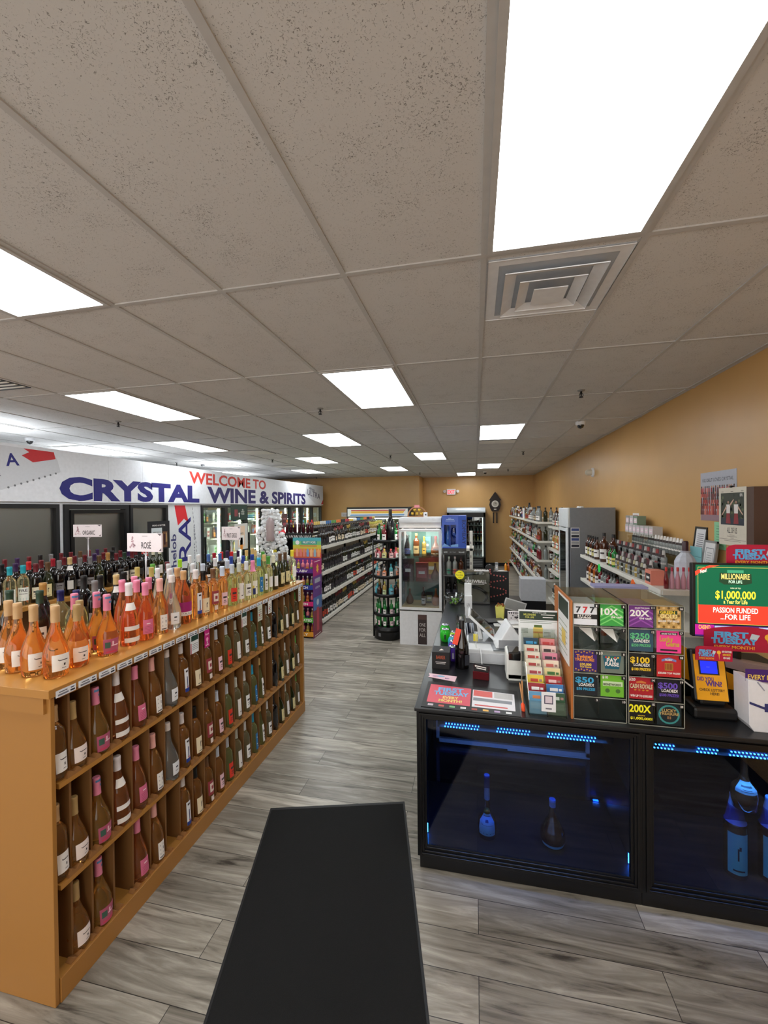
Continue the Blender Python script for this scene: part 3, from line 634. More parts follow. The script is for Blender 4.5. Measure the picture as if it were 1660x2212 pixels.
# ---------------------------------------------------------------- oak bottle cabinets
def cabinet(x0,x1,y0,y1,label,niche):
    t=thing('bottle_cabinet',label,'cabinet',(x0,y0,0)); w=x1-x0; d=y1-y0; H=1.29
    M().box(-.012,-.015,H-.035,w+.012,d+.015,H,OAKE).build('top_panel',t,bevel=.002)
    M().box(0,-.012,H-.1,w-.02,0,H-.035,OAK).build('top_rail',t)
    M().box(0,0,.0,w,.018,H-.035,OAK).build('end_panel',t,bevel=.002)
    M().box(0,d-.035,.0,w,d,H-.035,OAK).build('end_panel',t,bevel=.002)
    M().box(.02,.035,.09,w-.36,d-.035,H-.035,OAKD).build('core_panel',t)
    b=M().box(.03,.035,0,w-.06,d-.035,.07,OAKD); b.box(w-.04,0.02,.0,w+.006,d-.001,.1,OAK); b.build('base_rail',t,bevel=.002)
    if not niche: return t
    zs=(.09,.466,.884)
    for z in zs: M().box(w-.36,.035,z-.02,w-.004,d-.035,z,OAKE).build('shelf',t)
    M().box(w-.012,.035,H-.052,w,d-.035,H-.035,OAK).build('front_rail',t)
    dm={}
    tops=(.466-.02,.884-.02,H-.035)
    sm=M(); sm.extr([(-.0275,0),(-.02,.016),(.0,.010),(.02,.016),(.0275,0)],.055,mat('stop_wood',(150,104,60),.5)); 
    sme=M(); sme.T=Matrix(((0,0,1,-.038),(1,0,0,.0),(0,1,0,0),(0,0,0,1))); sme.extr([(-.032,0),(-.03,.012),(-.018,.024),(-.008,.018),(.0,.012),(.008,.018),(.018,.024),(.03,.012),(.032,0)],.030,mat('stop_wood')); sme=sme.mesh('bottle_stop')
    for r in range(3):
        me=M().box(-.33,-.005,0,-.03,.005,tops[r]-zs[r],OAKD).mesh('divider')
        for k in range(22):
            y=(1.42+.1139*k if k else 1.437)-y0
            place(me,'divider',t,(w,y,zs[r])); place(sme,'bottle_stop',t,(w+.004,y,zs[r]))
    return t
cabinet(-2.46,-1.665,1.335,3.85,'long honey-oak bottle cabinet with three rows of divided niches, in the left foreground',True)
cabinet(-4.15,-3.3,1.2,4.0,'second oak bottle cabinet behind the front one, mostly hidden by its bottles',False)
DESC={'r0':'orange rosé bottle with tan cap and white label','r1':'wide flared orange rosé bottle, tan capsule','r2':'slim orange rosé bottle, tan screw cap','r3':'golden rosé bottle, pink-and-blue cap, palm label',
'r4':'coral rosé bottle with white cap and three wavy white labels','r5':'coral rosé bottle, pink cap and label','r6':'orange rosé bottle with pale pink cap and tall white label','r7':'clear glass-stoppered rosé bottle with small white label',
'r8':'big coral rosé bottle with magenta wraparound label','r9':'rosé bottle with narrow white and blue label','r10':'rosé bottle with black cap and cream label','r11':'rosé bottle with brown cap and round red emblem label','r12':'rosé bottle with white cap and pale pink label',
'w1':'green bottle with silver cap and red label','w2':'pale bottle with tall white side-printed label','w3':'pale white-wine bottle with white cap and white label','w4':'pale bottle with pink seal and blue-cornered label','w5':'green bottle with cyan cap and blue swirl label',
'w6':'tall green bottle with cork-coloured cap and narrow label','w7':'pale bottle with green cap and small label','w8':'dark olive bottle with cream cap and white label','w9':'dark olive bottle, brown cap, cream label','w10':'pale bottle with yellow cap and white label',
'd1':'dark red-wine bottle with green cap and beige label','d2':'unlabelled dark bottle with gold capsule','d3':'dark bottle with white cap and sky-blue label','d4':'dark bottle with green cap and blue-figure label','d5':'dark bottle with red capsule and white label','d6':'black bottle with black capsule and dark label',
'd7':'dark bottle with gold capsule and white neck label','d8':'dark bottle with grey capsule and grey label','d9':'dark bottle with burgundy capsule and cream label','d10':'dark bottle with gold cap and yellow sun label','d11':'dark bottle with slate-blue capsule','d12':'dark bottle with bright red capsule','d13':'dark bottle with purple capsule and orange label',
'f1':'pale bottle with teal cap and large lettered label','p1':'pear-shaped pale yellow bottle with navy cap','cl':'clear tall bottle with white cap','cg':'clear bottle with lime-green cap','cb':'pale bottle with royal-blue cap'}
ORD=['first','second','third','fourth','fifth','sixth','seventh','eighth','ninth','tenth','eleventh','twelfth','thirteenth','fourteenth','fifteenth','sixteenth','seventeenth','eighteenth','nineteenth','twentieth','twenty-first','twenty-second','last']
FRONT=[('r1',-2.002,1.467),('r1',-1.888,1.448),('r1',-1.774,1.451),('r2',-1.90,1.55),('r2',-1.86,1.64),('r2',-1.79,1.565),('r3',-1.97,1.71),('r3',-1.89,1.76),('r3',-1.785,1.72),('r4',-1.80,1.87),('r5',-1.99,2.02),('r5',-1.90,2.03),('r5',-1.785,1.965),('r5',-1.90,2.12),('r6',-1.79,2.08),('r7',-1.79,2.178),('r8',-1.80,2.295),('r9',-1.909,2.558),('r10',-1.952,2.7),('r11',-1.945,2.805),('r12',-1.939,2.915),('w1',-1.91,3.004),('w2',-1.913,3.11),('w3',-1.891,3.187),('w4',-1.888,3.286),('w5',-1.883,3.389),('w6',-1.883,3.498),('w7',-1.885,3.589),('w8',-1.877,3.687),('w9',-1.875,3.84),('w9',-1.855,3.924),('w10',-1.826,4.04)]
BACK=[('d1',-2.37,1.70),('d2',-2.33,1.84),('p1',-2.38,1.98),('p1',-2.29,2.0),('d6',-2.38,2.13),('d6',-2.29,2.16),('d6',-2.38,2.41),('d6',-2.25,2.30),('d10',-2.38,2.55),('d10',-2.27,2.56),('cl',-2.09,2.41),('cl',-2.18,2.62),('cg',-2.4,3.02),('cl',-2.4,3.14),('cl',-2.36,3.2),('d6',-1.97,2.53),('cl',-2.01,2.66),('cl',-1.99,2.40),('r8',-1.93,2.40),('r12',-2.02,2.79),('w3',-2.14,3.12),('w3',-2.04,3.12),('cb',-2.08,3.26),('w3',-1.98,3.22),('cb',-2.0,3.32),('cb',-1.97,3.42),('w6',-2.12,3.58),('w6',-2.03,3.58),('d11',-2.40,3.4),('d5',-2.41,3.50),('d11',-2.33,3.47),('d12',-2.40,3.60),('d12',-2.31,3.63),('d13',-2.40,3.70),('d13',-2.30,3.73),('d8',-2.18,2.02),('d7',-2.16,2.15),
 ('w7',-2.0,3.67),('w8',-2.05,3.75),('w10',-1.93,3.78),('r1',-2.1,1.50),('d9',-2.38,1.56),('r5',-2.02,2.14),('d4',-2.40,2.72),('d9',-2.38,2.85),('w6',-2.15,3.74),('d1',-2.2,1.72),('r10',-1.95,2.94),('r12',-1.96,3.02)]
used={}
def nm(k,extra):
    used[(k,extra)]=used.get((k,extra),0)+1; return used[(k,extra)]
WHERE={'front':'on the oak cabinet top, front edge','back':'on the oak cabinet top, behind the front row'}
cnt={}
for k,_,_ in FRONT: cnt[k]=cnt.get(k,0)+1
PLA={1:['only one of its kind in the front row'],2:['nearer of two alike','farther of two alike'],3:['left of three alike','middle of three alike','right of three alike'],4:['first of four alike','second of four alike','third of four alike','hindmost of four alike']}
cc={}
for k,x,y in FRONT:
    if y>2.45:
        x2=-1.80+(y-2.5)*.055; y=y*x2/x; x=x2
    x=min(x,-1.755); i=cc.get(k,0); cc[k]=i+1
    bottle(k,(x,min(y,3.80),1.291),DESC[k]+', front row on oak cabinet'+('' if cnt[k]==1 else ', '+PLA[cnt[k]][min(i,cnt[k]-1)]),group='bottles along the front edge of the oak cabinet top',rz=rad(R.uniform(-30,-14)))
seen={}
for k,x,y in BACK:
    near='near end' if y<2.1 else ('middle' if y<3. else 'far end')
    seen[(k,near)]=seen.get((k,near),0)+1
    side='left-hand edge' if x<-2.2 else 'middle rows'
    bottle(k,(x,y,1.291),DESC[k]+', oak cabinet top, %s, %s'%(side,near),group='bottles in the rear rows of the oak cabinet top',rz=rad(R.uniform(-50,-20)))
# back oak cabinet bottles
row=['d5','d3','d3','d4','d4','f1','f1','d9','w9','d8','d7','d8','d8','w9','d2','d9','d1','d9','d6','d12','w8','w8']
for q in range(22):
    y=1.95+q*.094; k=row[q]
    bottle(k,(-3.37,y,1.291),DESC[k]+', %s from left on back oak cabinet'%ORD[q],group='front-row bottles on the back oak cabinet',rz=rad(-38))
for q in range(18):
    y=2.2+q*.1; k=['d2','cl','cl','d6','d13','d12','d9','d5','d9','d9','d9','d13','d9','d6','d9','d13','d9','d12'][q]
    bottle(k,(-3.56,y,1.291),DESC[k]+', second row, back oak cabinet, %s'%('near end' if q<6 else 'middle' if q<12 else 'far end'),group='second-row bottles on the back oak cabinet',rz=rad(-38))
for q in range(16):
    y=2.4+q*.1; k=['d8','d9','d9','w9','d9','d13','d9','d6'][q%8]
    bottle(k,(-3.95,y,1.291),DESC[k]+', rear row, back oak cabinet, %s'%('near end' if q<5 else 'middle' if q<11 else 'far end'),group='hindmost bottles on the back oak cabinet',rz=rad(-38))
# niche bottles
COLS=['r0','r2','r3','r4','r5','r6','r7','r9','r10','r11','r12','w1','w2','w3','w5','w6','w3','d6','w9','w2','w9','w7']
SKIP={(0,0),(0,3),(0,6),(1,16)}
RN=['bottom','middle','top']
for r,z in enumerate((.09,.466,.884)):
    for k in range(22):
        if (r,k) in SKIP: continue
        y=1.42+.1139*(k+.5)-.1139 if k else 1.395; x=-1.712
        bottle(COLS[k],(x,y,z+.006),DESC[COLS[k]]+', %s niche column, %s row'%(ORD[k],RN[r]),group='bottles leaning in the oak cabinet niches',tilt=rad(3))
# price tags along the front edge
tg=M(); tg.box(0,-.043,-.014,.0015,.043,.014,ink((228,230,234))); tg.T=FX(.0016,0,0)
tg.R(-.03,.003,.005,.007,(90,90,100)); tg.R(-.035,-.009,.01,-.002,(120,120,130)); tg.R(.018,-.009,.038,-.002,(40,40,50)); tg.R(.02,.003,.036,.008,(90,90,110)); tgm=tg.mesh('price_tag')
for q in range(25):
    y=1.39+q*.0985
    o=place(tgm,'price_tag',None,(-1.652,y,1.262)); tag(o,'small white barcode price tag on the oak cabinet edge, %s'%('near end' if q<8 else 'middle' if q<17 else 'far end'),'price tag','price tags on the oak cabinet edge')
def hang(y,w,h,bg,draw,label):
    g=M(); g.T=FX(-1.648,y,1.25-h); g.box(-w/2,0,-.0015,w/2,h,0,ink(bg)); draw(g,w,h); tag(g.build('hang_tag'),label,'tag','hanging tags under the oak cabinet edge')
def dt1(g,w,h): g.R(-w*.4,h*.7,w*.45,h,(30,62,52)); [g.R(-w*.3,h*(.2+.1*i),w*.4,h*(.23+.1*i),(130,130,136)) for i in range(4)]; g.R(-w*.48,0,-w*.38,h*.6,(176,50,60))
def dt2(g,w,h): g.txt('Rosé',0,h*.7,.012,(250,220,235)); g.circ(0,h*.45,.012,(250,160,200)); g.R(-w*.3,h*.1,w*.3,h*.16,(250,200,220)); g.txt('$',0,h*.2,.02,(240,200,220))
def dt3(g,w,h): [g.R(-w*.35,h*(.12+.14*i),w*.35,h*(.17+.14*i),(150,140,130)) for i in range(5)]; g.circ(-w*.2,h*.4,.008,(176,50,50),2)
hang(2.19,.075,.105,(226,230,232),dt1,'white tag with dark green top hanging under the oak cabinet edge'); hang(2.31,.05,.11,(190,30,120),dt2,'magenta tag hanging under the oak cabinet edge')
hang(2.74,.07,.10,(226,228,224),dt1,'white tag with a picture header, third hanging tag from the near end'); hang(2.97,.07,.12,(206,208,190),dt3,'beige leaf-pattern tag, fourth hanging tag from the near end'); hang(3.13,.06,.10,(230,226,220),dt3,'pale tag with a red mark, fifth hanging tag from the near end'); hang(3.72,.05,.13,(226,224,216),dt3,'narrow pale tag hanging at the far end of the oak cabinet')
# category signs on stands
def topic(text,x,y,z0,w,h,zb,label,rz=-.0,tw=.35,zo=0):
    t=thing('category_sign',label,'sign',(x,y,zb),rz)
    p=M(); p.T=FY(0,0,z0-zb); p.box(-w/2,0,-.012,w/2,h,0,ink((232,222,226)))
    for i in range(26):
        a=R.uniform(-1,1); b_=R.uniform(0,1); p.circ(-w*.34+a*.028*(1-b_)*w/.3,h*.2+h*.62*b_,.006*w/.3,(190,150,160) if i%2 else (206,176,184),1,8)
    p.circ(w*.3,h*.12,.0,(0,0,0)) if 0 else None
    p.P([(w*.38,h*.98),(w*.5,h*.98),(w*.46,h*.86)],(96,84,90)); p.P([(w*.42,h*.06),(w*.49,h*.2),(w*.49,h*.04)],(96,84,90)); p.R(-w*.06,h*.82,w*.1,h*.86,(190,180,184))
    p.txt(text,w*.06,h*.18,h*.34,(44,38,44),w=w*tw,L=2,bold=.01); p.build('sign_face',t)
    M().tube([(0,.012,0),(0,.012,z0-zb+h*.3)],.006,mat('stand_steel',(176,170,172),.3,metal=.6),8).tube([(-.03,.012,z0-zb),(0,.012,z0-zb-.03),(.03,.012,z0-zb)],.003,mat('stand_steel'),6).lathe([(.04,0),(.04,.004)],mat('stand_steel'),14).build('stand',t)
    return t
topic('ROSÉ',-2.2,2.42,1.72,.29,.125,1.291,'white grape-printed sign reading ROSÉ on a stand among the rosé bottles',rz=-.06,tw=.28)
topic('ORGANIC',-3.75,3.40,1.745,.3,.12,1.291,'small white grape-printed sign reading ORGANIC on the back oak cabinet',rz=.1,tw=.44)
topic('PINOT GRIGIO',-2.36,3.70,1.70,.2,.13,1.291,'white grape-printed sign reading PINOT GRIGIO at the far end of the oak cabinet',tw=.55)
# ice-cube cutout
t=thing('ice_display','large white ice-cube cluster display with a smoky bottle shape, above the far white-wine bottles','display',(-1.95,3.74,1.291),rot=(0,0,.25))
ICE=mat('milky_ice',(240,244,248),.12,trans=.35,ior=1.3,var=0); ICED=mat('smoky_shape',(150,134,136),.3)
m=M(); Rr=random.Random(4)
def blob(m,cx,cy,cz,r,mt):
    P=[(r*math.sin(PI*i/6),-r*math.cos(PI*i/6)) for i in range(7)]
    T0=m.T; m.T=Matrix.Translation((cx,cy,cz))@Matrix.Rotation(Rr.uniform(0,3),4,'X')@Matrix.Rotation(Rr.uniform(0,3),4,'Z')@Matrix.Scale(.75,4,(0,0,1)); m.lathe(P,mt,7,cap=False,smooth=False); m.T=T0
M().box(-.03,-.01,0,.03,.01,.25,WHITE).build('support',t)
for i in range(300):
    v=Rr.random()**1.15; wdt=.185*(1-v*.62); x=Rr.uniform(-1,1)*wdt
    blob(m,x,Rr.uniform(-.015,.015),.2+v*.50,Rr.uniform(.013,.026),ICE)
m.build('ice_cubes',t)
m=M(); m.T=Matrix.Translation((.0,-.02,.40)); m.lathe([(.035,0),(.042,.02),(.036,.09),(.042,.14),(.034,.2),(.012,.23)],ICED,14); m.build('bottle_shape',t)

# ---------------------------------------------------------------- long white wine gondola
GX=-2.57
wg=thing('wine_gondola','long white wine gondola with four loaded shelves facing the aisle','shelving',(0,0,0))
y0,y1=6.75,11.9
for z,dp in ((1.348,.42),(.90,.42),(.49,.42),(.08,.45)):
    s=M().box(GX-dp,y0,z-.03,GX,y1,z,WMETAL); s.box(GX-.004,y0,z-.05,GX+.012,y1,z+.006,WMETAL); s.build('shelf',wg,bevel=.002)
M().box(GX-.5,y0,0,GX-.44,y1,1.55,WMETAL).build('back_panel',wg); M().box(GX-.44,y0,0,GX-.03,y1,.05,BLKM).build('kick_plate',wg)
for y in (y0,y0+1.29,y0+2.58,y0+3.87,y1-.03): M().box(GX-.44,y,.05,GX-.40,y+.03,1.5,BLKM).build('upright',wg)
VAR=[('bord',G_BLK,W_,(30,26,28),'white-labelled dark'),('burg',G_BLK,(222,206,178),(120,40,44),'cream-labelled dark'),('bord',G_DKGRN,(214,214,210),(50,50,54),'grey-capped dark green'),('burg',G_DKGRN,W_,(176,146,70),'gold-capped dark green'),('bord',G_BLK,(206,74,50),(30,30,34),'orange-labelled dark'),('bord',G_BLK,(40,36,44),(40,30,34),'black-labelled dark')]
SHN={1.348:'top',.90:'second',.49:'third',.08:'bottom'}
for z in (1.348,.90,.49,.08):
    y=y0+.06; q=0
    while y<y1-.05:
        run=R.randint(2,5); v=R.choice(VAR)
        if z==1.348 and y>10.2: v=('bord',G_YEL,W_,(200,190,90),'pale')
        for _ in range(run):
            if y>y1-.05: break
            sect='near end' if y<8 else 'middle stretch' if y<9.8 else 'far end'
            o=place(small(v[0],v[1],R.choice([1,.97,1.03]),v[2],v[3],R.choice([(.035,.13),(.045,.12),(.05,.14)]),.72),'wine_bottle',None,(GX-.06-R.uniform(0,.015),y,z),(0,0,R.uniform(-.5,-.1)))
            tag(o,'%s wine bottle on the %s shelf of the white wine gondola, %s'%(v[4],SHN[z],sect),'wine bottle','wine bottles on the white gondola'); y+=R.choice([.088,.09,.095]) if R.random()>.04 else .17
            q+=1
# second rank on the top shelf, on a riser, with coloured caps
M().box(GX-.42,y0,1.35,GX-.2,y1,1.47,WMETAL).build('riser',wg)
CC=[(176,60,70),(214,180,90),(226,226,224),(60,110,170),(90,150,80),(230,120,60),(40,40,44)]
for q in range(48):
    c=CC[(q//3)%7]
    o=place(small('bord',G_BLK,.97,W_ if q%2 else (216,200,160),c),'wine_bottle',None,(GX-.28,y0+.08+q*.104,1.471),(0,0,-.4)); tag(o,'dark bottle with coloured cap, raised back row of the wine gondola top, %s'%('near end' if q<14 else 'middle' if q<32 else 'far end'),'wine bottle','raised back row of the wine gondola')
# end cap shelf facing the camera
ec=thing('end_cap_shelf','black shelf unit with white scribbled trim at the near end of the wine gondola','shelving',(0,0,0))
b=M(); b.box(-3.14,6.40,1.56,-2.60,6.74,1.60,BLACK); b.box(-3.14,6.38,1.50,-2.60,6.40,1.60,BLACK); b.build('shelf',ec); 
M().box(-3.14,6.70,0,-2.60,6.745,1.5,BLKM).build('back_panel',ec); b=M(); b.box(-3.14,6.4,.0,-3.11,6.7,1.5,BLKM); b.build('side_panel',ec); M().box(-2.63,6.4,0,-2.60,6.7,1.5,BLKM).build('side_panel',ec); M().box(-3.11,6.42,.9,-2.63,6.7,.92,BLACK).build('shelf',ec)
g=M(); g.T=FY(0,6.379,1.5)
for i in range(17): x=-3.12+i*.03; g.P([(x,.03),(x+.006,.03),(x+.016,.07),(x+.01,.07)],W_); g.P([(x+.012,.07),(x+.018,.07),(x+.026,.03),(x+.02,.03)],W_) if i%3 else 0
g.build('trim_print',ec)
for q in range(7):
    o=place(small('bord',G_RED if 0 else mat('port_red',(58,12,22),.1,var=0,coat=.5),.72,None,[(226,130,60),(40,40,44),(206,60,60),(90,150,170),(200,190,180)][(q*2)%5]),'small_wine_bottle',None,(-3.09+q*.074,6.5,1.601)); tag(o,'small deep-red bottle on the black end-cap shelf, %s'%('left half' if q<4 else 'right half'),'wine bottle','small bottles on the end-cap shelf')

# ---------------------------------------------------------------- rainbow cardboard tray display
rd=thing('cardboard_display','rainbow-coloured cardboard floor display of fruity bottled drinks','display',(-2.93,6.02,0))
w,dp,H=.49,.36,1.0
b=M(); b.box(w-.006,0,.0,w,dp,1.2,ink((120,36,110))); b.T=FX(w+.0005,0,0)
b.R(0,0,dp,.42,(126,38,60)); b.R(0,.42,dp,.62,(70,110,170)); b.R(0,.62,dp,.95,(96,50,130)); b.R(0,.95,dp,1.2,(170,30,110))
b.P([(.18+.06*math.cos(PI*i/8)*(1 if i%2 else .55),1.06+.09*math.sin(PI*i/8)*(1 if i%2 else .55)) for i in range(16)],(236,186,60),2); b.R(.06,.84,.3,.91,(170,170,186),2); b.txt('COCKTAIL',.18,.75,.03,(206,200,220),w=.2,L=2)
b.circ(.18,.53,.05,(190,200,220),2); b.R(.13,.08,.23,.45,(190,60,80),2); b.R(.04,1.17,.3,1.18,W_,2); b.R(.04,.02,.3,.03,W_,2)
b.build('side_panel',rd); M().box(0,0,0,.006,dp,1.2,ink((96,50,130))).build('side_panel',rd); M().box(0,dp-.006,0,w,dp,1.53,ink((120,60,130))).build('back_panel',rd)
T_=[(1.0,(84,40,130),'7% ABV'),(.745,(44,60,150),'CRUNCH'),(.49,(200,30,110),'FROZEN'),(.24,(80,176,60),'CARBONATED'),(.02,(220,150,40),'SIMPLY')]
for z,c,t_ in T_:
    b=M(); b.box(.006,0,z,w-.006,dp-.006,z+.006,ink(c)); b.box(.006,0,z,w-.006,.006,z+.075,ink(c)); b.T=FY(0,-.0005,z); b.txt(t_,w*.56,.022,.036,W_,w=.06*len(t_)**.8,bold=.03); b.build('tray',rd)
g=M(); g.T=FY(0,dp-.0065,1.2)
for i,c in enumerate(((214,100,60),(226,150,60),(206,196,70),(120,190,120),(80,170,180))): g.R(.0,.06*i+.03*(i>0),w,.06*(i+1)+.03,c)
g.circ(.08,.25,.035,W_,2); g.R(.15,.22,.42,.28,(60,150,140),2); g.txt('FRUITY POPS',.285,.235,.035,W_,w=.22,L=3); g.R(.12,.19,.42,.2,(200,60,80),2)
for i in range(7): g.P([(.05+i*.062,.02),(.095+i*.062,.02),(.095+i*.062,.12),(.072+i*.062,.16),(.05+i*.062,.12)],[(236,160,140),(230,130,120),(226,140,120),(120,160,200),(240,190,130),(150,180,190),(236,170,110)][i],2)
g.build('header_card',rd)
for r,(z,c1,c2) in enumerate(((1.006,G_LT,(120,60,120)),(.751,G_LT,(210,190,60)),(.496,G_ORG,(226,130,60)),(.246,G_GREEN,(120,200,80)),(.026,G_ORG,(226,120,50)))):
    for q in range(6):
        c=[c2,(70,50,110),(220,200,70),c2,(226,150,60),(90,160,70)][(q+r)%6]
        o=place(small('liq',[c1,G_PNK,G_YEL][(q+r)%3] if r else [G_YEL,G_PNK][q>2],.72,c,W_ if r else (230,90,120)),'fruity_drink_bottle',None,(-2.93+.06+q*.074,6.02+.1,z),(0,0,-PI/2)); tag(o,'small fruity drink bottle, %s tray of the rainbow display, %s'%(['top','second','third','fourth','bottom'][r],['left edge','left of middle','just left of centre','just right of centre','right of middle','right edge'][q]),'bottle','bottles in the rainbow display')

# ---------------------------------------------------------------- round black spinner rack
sc=(-1.33,6.32); sr=thing('spinner_rack','round black tiered wire rack of small bottles beside the white spirits cabinet','rack',(sc[0],sc[1],0))
TI=(1.49,1.22,.95,.67,.38)
M().lathe([(.2,.0),(.215,.01),(.215,.17),(.2,.2),(.05,.2)],BLACK,28).build('base',sr)
g=M(); g.lathe([(.2152,.06),(.2152,.11)],ink((120,120,124)),4,-PI/2-.55,-PI/2-.35,cap=False); g.build('badge',sr)
for z in TI+(.14,):
    a=M().lathe([(.02,z-.012),(.21,z-.012),(.215,z-.02),(.218,z+.03),(.212,z+.03),(.208,z),(.02,z)],BLKM,28,cap=False); a.build('tier',sr)
M().lathe([(.018,.1),(.018,1.5)],BLKM,10).build('centre_post',sr)
for a in (-2.9,-.35,1.2,2.1): M().tube([(.225*math.cos(a),.225*math.sin(a),.02),(.225*math.cos(a),.225*math.sin(a),1.5)],.011,BLKM,8).build('upright',sr)
KI=[[('bord',G_GREEN,.9,W_,(30,110,50)),('liq',G_RED,.95,W_,(200,40,50)),('bord',G_BLK,.8,None,(20,20,22))],[('squat',G_PNK,.75,W_,(226,70,70)),('squat',G_YEL,.8,(196,200,150),(226,200,90)),('squat',G_RED,.8,(236,190,190),(236,90,100))],[('squat',G_LT,.8,(220,140,110),(226,206,190)),('squat',G_ORG,.7,(230,180,160),W_),('liq',G_TEAL,.75,W_,(60,170,190))],[('squat',G_BRN,.8,(40,34,30),K_),('liq',G_YEL,.8,(190,206,160),(190,196,80)),('squat',G_TEAL,.85,(120,180,200),(60,160,170))],[('bord',G_GREEN,.72,W_,(30,90,50)),('bord',G_GREEN,.75,(230,200,206),(30,90,50))],[('bord',G_GREEN,.72,W_,(30,90,50)),('bord',G_GREEN,.75,(230,200,206),(176,60,50))]]
for r,z in enumerate(TI+(.2,)):
    z=z+.001 if r<5 else .2
    for q in range(9):
        a=-PI/2-.1+(q-4)*.62; v=KI[r][q%len(KI[r])]; dd=(.16 if r else .15)
        if r==0 and q==5: continue
        nmz=['top','second','third','fourth','fifth','lowest'][r]
        o=place(small(v[0],v[1],v[2],v[3],v[4]),'small_bottle',None,(sc[0]+dd*math.cos(a),sc[1]+dd*math.sin(a),z),(0,0,a)); tag(o,'small bottle on the %s tier of the round black rack, %s'%(nmz,'left side' if q<3 else 'front' if q<6 else 'right side'),'bottle','small bottles on the round rack')
o=place(small('magn',mat('giant_bottle_black',(14,14,16),.2,coat=.4),1.4,None,(16,16,18)),'giant_bottle',None,(sc[0]+.07,sc[1]-.1,1.491)); tag(o,'oversized plain black wine bottle standing on top of the round rack','bottle')
# ---------------------------------------------------------------- white glass-fronted spirits cabinet
wx0,wx1,wy0,wy1=-1.09,-.475,6.0,6.5
t=thing('display_cooler','white glass-fronted cabinet of premium spirits reading ONE FOR ALL below','display cabinet',(wx0,wy0,0)); w=wx1-wx0; d=wy1-wy0
b=M(); b.box(0,0,0,w,d,.5,WHITE); b.box(0,d-.02,.5,w,d,1.7,WHITE); b.box(0,.03,1.7,w,d,1.86,WHITE); 
for x in (0,w-.03): b.box(x,0,.5,x+.03,.03,1.7,WHITE); b.box(x,d-.05,.5,x+.03,d,1.7,WHITE)
b.build('body',t,bevel=.004)
M().lathe([(.075,0),(.075,w)],mat('curved_header',(206,206,208),.25),12,PI/2,3*PI/2).build('header_panel',t,(0,.05,1.785),rot=(0,PI/2,0))
M().box(.0,-.006,.5,w,.0,.515,BLACK).build('trim_line',t)
M().box(.0,-.004,1.692,w,.01,1.71,BLACK).build('trim_line',t)
f=M(); f.frame(.0,.52,w,1.69,-.025,-.002,.035,WHITE); f=f.build('door_frame',t); M().box(.035,-.015,.56,w-.035,-.008,1.655,GLSC).build('glass_pane',f)
for s in (0,w): M().box(s-.003 if s else 0,.03,.5,s if s else .003,d-.05,1.7,GLSC).build('side_glass',t)
g=M(); g.T=FY(w*.54,-.002,.02); g.R(-.065,0,.065,.43,(56,44,44)); g.R(-.06,.36,.06,.43,(84,60,56),2)
for i,s in enumerate(('ONE','FOR','ALL')): g.txt(s,0,.26-.075*i,.05,(206,200,196),w=.09,L=3,bold=.0)
g.build('sticker',t)
for z in (1.28,.92): M().box(.03,.03,z-.008,w-.03,d-.03,z,ACR).build('glass_shelf',t)
M().box(.03,.03,.515,w-.03,d-.03,.56,mat('warm_shelf',(226,190,140),.4)).build('cabinet_floor',t)
M().box(.04,.04,1.675,w-.04,.1,1.695,mat('cabinet_tube',(255,244,220),.5,emit=90,var=0)).build('light_tube',t)
g=mat('green_mirror',(120,160,150),.2,metal=.0); M().box(.04,d-.035,.56,w-.04,d-.022,1.68,g).build('mirror_back',t)
def inb(me,x,y,z,name,label,rz=-PI/2,cat='bottle',group=None):
    o=place(me,name,None,(x,y,z),(0,0,rz)); return tag(o,label,cat,group)
cx=lambda f: wx0+w*f
inb(small('champ',G_BLK,.95,(60,70,110),(30,30,30)),cx(.15),6.2,1.281,'spirits_bottle','dark cognac bottle, left on the upper glass shelf of the white cabinet')
inb(small('liq',G_AMBER,1.25,(226,190,130),(176,150,90)),cx(.37),6.2,1.281,'spirits_bottle','tall amber whiskey bottle with tan label, upper glass shelf of the white cabinet')
inb(small('bord',G_YEL,.95,(236,190,80),(206,160,70)),cx(.55),6.25,1.281,'spirits_bottle','slim glowing golden bottle, centre of the upper glass shelf')
inb(small('round',G_AMBER,1.25,(214,196,150),(176,36,40)),cx(.84),6.2,1.281,'spirits_bottle','round bourbon bottle with red ribbon and pale label, right on the upper glass shelf')
inb(box_mesh(.2,.12,.24,(96,170,170),(60,120,120)),cx(.6),6.4,1.32,'gift_box','teal gift box at the back of the upper glass shelf',cat='box')
inb(box_mesh(.1,.16,.32,(38,26,42),(70,40,60)),cx(.18),6.16,.921,'gift_box','tall dark plum cognac gift box, lower glass shelf left',cat='box')
inb(box_mesh(.1,.18,.27,(122,26,38),(176,80,90)),cx(.52),6.12,.921,'gift_box','burgundy gift box with pale square emblem, centre of the lower glass shelf',cat='box')
inb(box_mesh(.12,.34,.34,(140,30,40),(206,160,80)),cx(.68),6.38,.921,'gift_box','wide red and gold gift box standing behind the burgundy one',cat='box')
inb(small('round',G_BRN,1.1,None,(60,30,20)),cx(.83),6.15,.921,'spirits_bottle','dark pear-shaped cognac bottle right of the burgundy box')
inb(small('round',G_AMBER,.95,None,(140,70,30)),cx(.2),6.2,.561,'spirits_bottle','squat amber decanter, bottom left of the white cabinet')
inb(small('bord',G_BRN,.9,W_,(60,30,20)),cx(.55),6.12,.561,'spirits_bottle','brown bottle with white label at the bottom centre of the white cabinet')
inb(small('round',G_ORG,1.05,None,(190,110,50)),cx(.84),6.15,.561,'spirits_bottle','bright orange faceted decanter, bottom right of the white cabinet')
inb(box_mesh(.06,.1,.16,(40,34,30),(190,180,120)),cx(.66),6.3,.561,'gift_box','small dark box behind the brown bottle in the white cabinet',cat='box')
